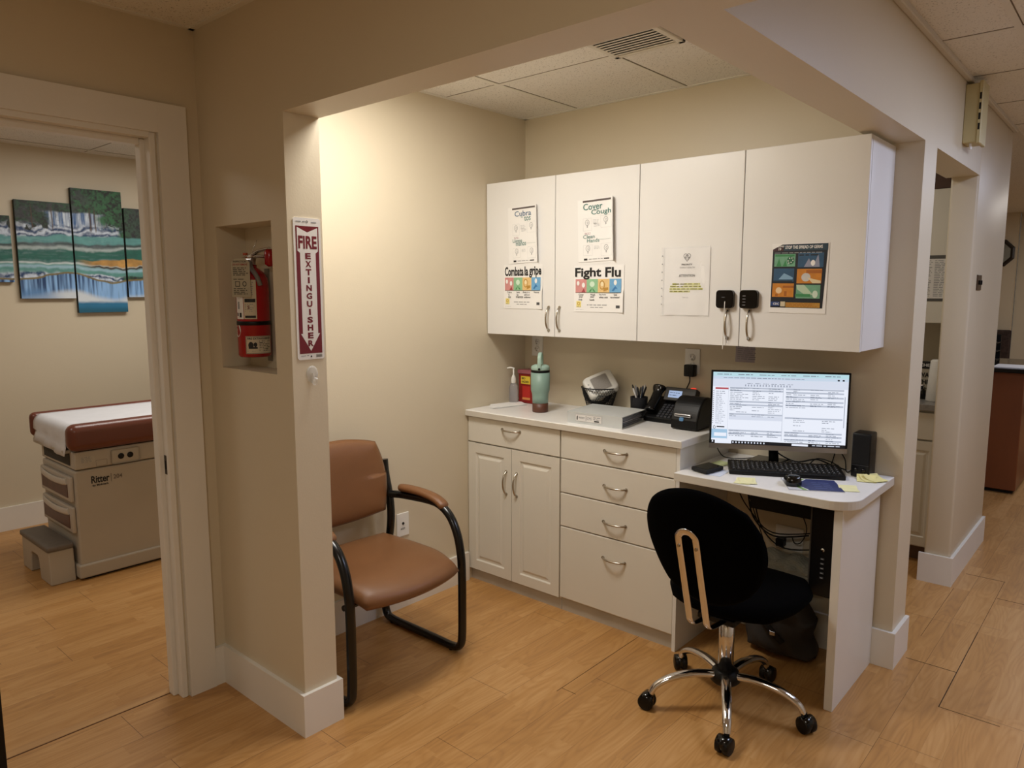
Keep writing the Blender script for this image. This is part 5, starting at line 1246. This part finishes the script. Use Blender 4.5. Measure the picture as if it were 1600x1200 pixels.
# canvases
def vnoise(x, y, seed):
    xi = np.floor(x).astype(int); yi = np.floor(y).astype(int); xf = x - xi; yf = y - yi
    def h(a, b_):
        n = (a * 374761393 + b_ * 668265263 + seed * 974634777) & 0x7fffffff; n = ((n ^ (n >> 13)) * 1274126177) & 0x7fffffff
        return ((n ^ (n >> 16)) & 0xffff) / 65535.
    u = xf * xf * (3 - 2 * xf); v = yf * yf * (3 - 2 * yf)
    return (h(xi, yi) * (1 - u) + h(xi + 1, yi) * u) * (1 - v) + (h(xi, yi + 1) * (1 - u) + h(xi + 1, yi + 1) * u) * v
def fbm(x, y, s, o=4): return sum(vnoise(x * 2 ** k, y * 2 ** k, s + k) / 2 ** (k + 1) for k in range(o)) / (1 - .5 ** o)
def L3(h): return np.array(lin(h)[:3])
def paint(Y, Z):
    n = Y.shape; c = np.zeros(n + (3,)); 
    def mixc(m, col): 
        nonlocal c
        c = c * (1 - m[..., None]) + col * m[..., None]
    ss = lambda a, b_, x: np.clip((x - a) / (b_ - a), 0, 1) ** 2 * (3 - 2 * np.clip((x - a) / (b_ - a), 0, 1))
    f1 = fbm(Y * 30, Z * 30, 1); f2 = fbm(Y * 90, Z * 90, 5); f3 = fbm(Y * 12, Z * 12, 9)
    # foliage
    g1, g2, g3 = L3('#081510'), L3('#2c6a40'), L3('#332f3a')
    fol = g1 + (g2 - g1) * np.clip((f2 * .6 + f1 * .5 - .40) * 3.2 * (.5 + .7 * ss(-1.45, -1.25, Y)), 0, 1)[..., None]
    br = ss(.5, .62, f1) * ss(-1.15, -1.30, Y) + ss(-1.08, -.95, Y) * .85
    fol = fol * (1 - br[..., None] * .75) + (g3 * (.5 + f2[..., None] * 1.3)) * br[..., None] * .75
    c[:] = fol
    w = .05 * (fbm(Y * 5, Z * 9, 77) - .5) + .022 * (f3 - .5) + .008 * (f1 - .5)
    Zw = Z + w
    wf = fbm(Y * 120, Z * 8, 21); wfc = L3('#2f5f9a') + (L3('#dbe8f6') - L3('#2f5f9a')) * np.clip((wf - .3) * 2.2, 0, 1)[..., None]
    up = ss(2.035, 2.02, Zw) * ss(-1.52, -1.44, Y + .12 * (f1 - .5)) * ss(-1.13, -1.22, Y + .08 * (f1 - .5)) * ss(1.0, .4, np.abs(f2 - .5) * 2)
    c = c * (1 - up[..., None]) + wfc * up[..., None]
    tr = ss(1.965, 1.925, Zw + .05 * (f1 - .5)) * ss(.38, .50, f1 + .35 * ss(1.95, 1.88, Zw)) * ss(-1.02 , -1.10, Y + .1 * (f1 - .5))
    tw = np.clip(np.sin(Zw * 150 + 9 * f3 + 4 * f1) * .45 + .1 + .9 * (fbm(Y * 60, Z * 25, 51) - .1), 0, 1)
    c = c * (1 - tr[..., None]) + (L3('#23406b') + (L3('#d2dff0') - L3('#23406b')) * tw[..., None]) * tr[..., None]
    def band(z1, z0, col, amt=1., n_=.35):
        m = ss(z1 + .010, z1 - .006, Zw) * ss(z0 - .010, z0 + .006, Zw) * amt * (.72 + .5 * np.clip(fbm(Y * 6, Z * 60, 91) , 0, 1)).clip(0, 1)
        mixc(m, L3(col) * (1 - n_ / 2 + n_ * f1[..., None]))
    band(1.872, 1.825, '#5f9c9c'); band(1.826, 1.806, '#3a4a4c'); band(1.808, 1.790, '#a9b8b8'); band(1.792, 1.700, '#1f6458'); band(1.706, 1.690, '#cfd9dc')
    band(1.694, 1.640, '#5b9690')
    for ty_, tw_ in ((-1.235, .006), (-1.205, .004), (-1.575, .003), (-1.46, .003)):
        mixc(ss(tw_ * 1.5, tw_ * .6, np.abs(Y - ty_ + .02 * (Z - 2) + .006 * (f1 - .5))) * ss(1.90, 1.93, Z) * ss(2.09, 2.03, Z) * .85, L3('#4a3424'))
    mo = ss(-1.36, -1.20, Y)
    mixc(mo * ss(1.735, 1.728, Zw) * ss(1.695, 1.705, Zw), L3('#b98d4c') * (.6 + .8 * f1[..., None])); mixc(mo * ss(1.700, 1.694, Zw) * ss(1.684, 1.690, Zw), L3('#3b2a1c'))
    band(1.684, 1.668, '#9ec2d4', .9)
    edge = 1.612 + .022 * np.sin(Y * 9 + 1.2) + .02 * (f3 - .5) - .03 * ss(-1.36, -1.2, Y) + .03 * ss(-1.12, -1.0, Y)
    mixc(ss(edge + .016, edge + .008, Z) , L3('#7d7048') * (.6 + .8 * f1[..., None]))
    st = fbm(Y * 95, Z * 5, 33, 3); depth = np.clip((edge - Z) / .11, 0, 1)
    lowc = L3('#1d3f6e') + (L3('#8fbdf0') - L3('#1d3f6e')) * np.clip((st - .32) * 2.3 + depth * .25 + .25 * ss(-1.36, -1.2, Y), 0, 1)[..., None]
    m = ss(edge + .004, edge - .004, Z); c = c * (1 - m[..., None]) + lowc * m[..., None]
    fo = ss(edge - .085, edge - .13, Z + .02 * (f3 - .5)); mixc(fo, L3('#dfe9f2') * (1 - .12 * f3[..., None]))
    sh_ = ss(1.545, 1.50, Z + .05 * (f3 - .5)) * ss(-1.40, -1.55, Y + .2 * (Z - 1.5)) * .7; mixc(sh_, L3('#5f8fc4'))
    dp = ss(1.462, 1.435, Z + .02 * (f3 - .5)); mixc(dp, L3('#2c7ba6') * (.8 + .3 * f3[..., None])); mixc(ss(1.43, 1.39, Z) * .8, L3('#14586f'))
    return np.clip(c, 0, 1)


CVM, ntt, bs = nodes('waterfall_print'); at = ntt.nodes.new('ShaderNodeAttribute'); at.attribute_name = 'print'; ntt.links.new(at.outputs['Color'], bs.inputs['Base Color']); bs.inputs['Roughness'].default_value = .5
CVD = mat('canvas_edge', '#16211f', .7, mottle=(20, .2))
for y0, y1, z0, z1, lab in ((-2.01, -1.695, 1.578, 1.987, 'waterfall canvas cut by the photo edge beside the doorway'), (-1.665, -1.352, 1.475, 2.090, 'wide waterfall canvas left of the tallest panel'), (-1.342, -1.030, 1.379, 2.193, 'tallest central waterfall canvas with teal pool at the bottom'), (-1.018, -.705, 1.480, 2.089, 'waterfall canvas partly hidden by the door frame')):
    t = thing('waterfall_canvas', (XE, (y0 + y1) / 2, z0), lab, 'wall art', 'waterfall canvas panels in the exam room')
    g = MB(); g.box(XE + .002, XE + .034, y0, y1, z0, z1, CVD, .001, 1); g.build('stretcher', t)
    nu = int((y1 - y0) / .0026); nv = int((z1 - z0) / .0032)
    yy, zz = np.meshgrid(np.linspace(y0 + .0005, y1 - .0005, nu + 1), np.linspace(z0 + .0005, z1 - .0005, nv + 1), indexing='ij')
    col = paint(yy, zz); me = bpy.data.meshes.new('print')
    base = W(t); vs = [(XE + .0346 - base.x, a - base.y, b_ - base.z) for a, b_ in zip(yy.ravel(), zz.ravel())]
    fs = [(i * (nv + 1) + j, (i + 1) * (nv + 1) + j, (i + 1) * (nv + 1) + j + 1, i * (nv + 1) + j + 1) for i in range(nu) for j in range(nv)]
    me.from_pydata(vs, [], fs); ca = me.color_attributes.new('print', 'FLOAT_COLOR', 'POINT')
    ca.data.foreach_set('color', np.concatenate([col.reshape(-1, 3), np.ones((col.size // 3, 1))], 1).ravel()); me.materials.append(CVM)
    o = bpy.data.objects.new('print', me); COL.objects.link(o); o.parent = t

# dark post at the near edge of the doorway
g = MB(); g.box(.312, .330, -2.668, -2.626, .0, 1.05, BLACKP, .002, 1)
t = thing('black_stand', (.31, -2.67, 0), 'black and grey upright of a stand at the bottom corner beside the doorway', 'stand')
g.build('post', t); g = MB(); g.box(.330, .340, -2.668, -2.648, 0, 1.05, mat('stand_grey', '#6d6a68', .4, .4)); g.build('rail', t); g = MB(); g.box(.22, .40, -2.74, -2.66, 0, .02, BLACKP, .005, 2); g.build('foot', t)

# ================================================================== KITCHENETTE
k1 = thing('kitchen_base_cabinet', (1.3, 1.66, 0), 'white kitchen base cabinet seen through the narrow opening', 'cabinet')
KY = 1.36
g = MB(); g.box(.9, 1.820, KY + .02, 1.955, .09, .865, FOIL); g.build('body', k1); g = MB(); g.box(.9, 1.820, KY + .07, KY + .09, 0, .09, mat('brown_kick', '#6b5344', .6)); g.build('kick_board', k1)
for x0, x1 in ((.905, 1.355), (1.36, 1.815)):
    slab(k1, x0, x1, .705, .855, KY, 'drawer', FOIL); raised_door(k1, x0, x1, .10, .695, KY, FOIL)
g = MB(); g.box(.9, 1.821, KY - .02, 1.957, .868, .905, mat('grey_stone', '#8b8784', .35, mottle=(40, .15)), .003, 1); tag(g.build('kitchen_worktop', at=(1.3, 1.66, .868)), 'grey stone worktop on the kitchen base cabinet', 'countertop')
k2 = thing('kitchen_wall_cabinet', (1.3, 1.8, 1.34), 'white kitchen wall cabinet with a printed schedule on its door', 'cabinet')
g = MB(); g.box(.9, 1.820, 1.672, 1.957, 1.335, 2.09, FOIL); g.build('body', k2); slab(k2, .905, 1.355, 1.335, 2.09, 1.65, 'door', FOIL); slab(k2, 1.36, 1.815, 1.335, 2.09, 1.65, 'door', FOIL)
sh = Sheet(lambda u, v, d: (1.52 + u, 1.6492 - d, 1.46 + v)); sh.rect(0, 0, .215, .26, SIGNWHITE); dkg = mat('schedule_bar', '#55534f', .6); sh.rect(0, .24, .215, .26, dkg, d=.001); sh.rect(0, 0, .215, .016, dkg, d=.001)
for k in range(3): sh.para(.008 + k * .07, .228, .06, 22, .0095, GREYINK, .001)
tag(sh.build('schedule', at=(1.52, 1.649, 1.46)), 'printed schedule with dark header on the kitchen cabinet door', 'poster')
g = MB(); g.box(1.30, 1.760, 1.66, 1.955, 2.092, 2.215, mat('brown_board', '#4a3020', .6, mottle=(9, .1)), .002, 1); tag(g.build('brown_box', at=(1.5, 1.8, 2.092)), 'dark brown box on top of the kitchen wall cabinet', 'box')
t = thing('kitchen_sign', (1.6, 1.62, .906), 'small black and cream word sign standing on the kitchen worktop', 'sign')
g = MB(); g.box(1.50, 1.725, 1.640, 1.655, .906, 1.115, mat('sign_cream', '#b3aa98', .6), .001, 1); g.build('board', t)
sh = Sheet(lambda u, v, d: (1.50 + u, 1.6392 - d, .906 + v)); sh.rect(0, .165, .225, .209, INK); sh.text('KITCHEN', .09, .177, .018, .11, SIGNWHITE, .02, .0015); sh.text('WASH', .125, .115, .028, .09, INK, .03); sh.text('THE', .125, .075, .026, .06, INK, .03); sh.text('DISHES', .12, .04, .02, .085, INK, .03); sh.line(.10, .015, .11, .008, GREYINK); sh.build('lettering', t)
g = MB(); g.lathe((1.748, 1.50, .906), [(0, 0), (.048, 0), (.050, .004), (.036, .225), (.030, .232), (0, .234)], WHITEP, 28)
tag(g.build('white_cone', at=(1.748, 1.5, .906)), 'tall white tapered paper towel roll on the kitchen worktop', 'paper towel')
t = thing('soap_dispenser', (1.668, 1.55, .906), 'small dark soap bottle beside the white roll on the worktop', 'bottle')
g = MB(); g.lathe((1.668, 1.55, .906), [(0, 0), (.020, 0), (.020, .05), (.008, .06), (0, .06)], BLACKG, 16); g.build('bottle', t); g = MB(); g.lathe((1.668, 1.55, .966), [(.006, 0), (.006, .012), (.011, .014), (.011, .02), (0, .022)], CHROME, 14); g.build('cap', t)

# ================================================================== RECEPTION
t = thing('reception_desk', (1.4, 3.8, 0), 'cherry wood reception desk with black top at the corridor end', 'desk')
g = MB(); g.box(.6, 1.956, 3.36, 4.3, .03, .918, CHERRY, .004, 1); g.build('carcass', t); g = MB(); g.box(.6, 1.935, 3.40, 4.3, 0, .03, BLACKM); g.build('plinth', t)
g = MB(); g.box(.58, 1.985, 3.32, 4.32, .918, .948, BLACKG, .003, 1); g.build('top', t)
g = MB(); g.prism([(0, 0), (.21, 0), (.21, .28), (0, .28)], .949, .956, PAPER, lambda u, v, d: (1.75 + u + .3 * v * 0, 3.36 + v, d)); tag(g.build('papers', at=(1.75, 3.4, .949)), 'white papers lying on the reception desk top', 'papers')
t = thing('desk_organizer', (1.52, 4.1, .949), 'black stacked organizer with supplies on the reception desk', 'organizer')
for k in range(3):
    g = MB(); g.box(1.45, 1.68, 4.02, 4.22, .949 + k * .07, .955 + k * .07, BLACKP); g.box(1.45, 1.68, 4.21, 4.22, .949 + k * .07, 1.015 + k * .07, BLACKP); g.build('shelf', t)
    g = MB(); g.box(1.48, 1.64, 4.04, 4.20, .956 + k * .07, .975 + k * .07, PAPER); g.build('contents', t)
# chair behind: chrome base hint
t = thing('reception_stool', (2.22, 4.55, 0), 'black and chrome swivel stool behind the reception desk edge', 'stool')
g = MB()
for k in range(5):
    a = 2 * PI * k / 5; g.tube([(2.22, 4.55, .10), (2.22 + .24 * math.cos(a), 4.55 + .24 * math.sin(a), .07)], [.014, .009], CHROME, 10)
g.build('base', t); g = MB(); g.cyl((2.22, 4.55, .08), (2.22, 4.55, .45), .022, .022, CHROME, 16); g.build('column', t); g = MB(); g.lathe((2.22, 4.55, .45), [(0, 0), (.2, .01), (.21, .04), (.18, .07), (0, .075)], BLACKF, 24); g.build('seat', t)
g = MB()
for k in range(5):
    a = 2 * PI * k / 5; g.lathe((2.22 + .24 * math.cos(a), 4.55 + .24 * math.sin(a), .03), [(0, -.03), (.02, -.025), (.03, 0), (.02, .025), (0, .035)], BLACKP, 12)
g.build('casters', t)
# octagonal frame
oc, oz = 1.17, 1.965
P8 = [(math.cos(PI / 8 + PI / 4 * i), math.sin(PI / 8 + PI / 4 * i)) for i in range(8)]
t = thing('octagonal_frame', (oc, 7.4, oz - .16), 'dark octagonal framed picture on the far reception wall', 'picture')
g = MB(); vs = [(oc + u * r, 7.4 - d, oz + v * r) for r, d in ((.17, 0), (.17, .02), (.15, .028), (.125, .018)) for u, v in P8]; fs = [(k * 8 + j, k * 8 + (j + 1) % 8, (k + 1) * 8 + (j + 1) % 8, (k + 1) * 8 + j) for k in range(3) for j in range(8)]
g.add(vs, fs, mat('dark_frame', '#2a2421', .35, mottle=(9, .1))); g.build('frame', t)
g = MB(); g.add([(oc + u * .128, 7.384, oz + v * .128) for u, v in P8], [tuple(range(8))], mat('grey_picture', '#8f938c', .3, mottle=(6, .15))); g.build('picture', t)
t = thing('reception_chair', (1.18, 6.9, 0), 'dark waiting chair with patterned back behind the reception desk', 'chair')
g = MB(); g.box(.98, 1.38, 6.85, 7.25, .38, .45, BLACKF, .02, 2); g.build('seat', t); g = MB(); g.box(.98, 1.38, 7.2, 7.26, .55, 1.06, mat('patterned_fabric', '#3a2d28', .9, mottle=(30, .5)), .02, 2); g.build('backrest', t)
for x in (1.0, 1.36):
    for y in (6.88, 7.22): g = MB(); g.cyl((x, y, 0), (x, y, .40 if y < 7 else .6), .014, .014, TUBE, 10); g.build('leg', t)
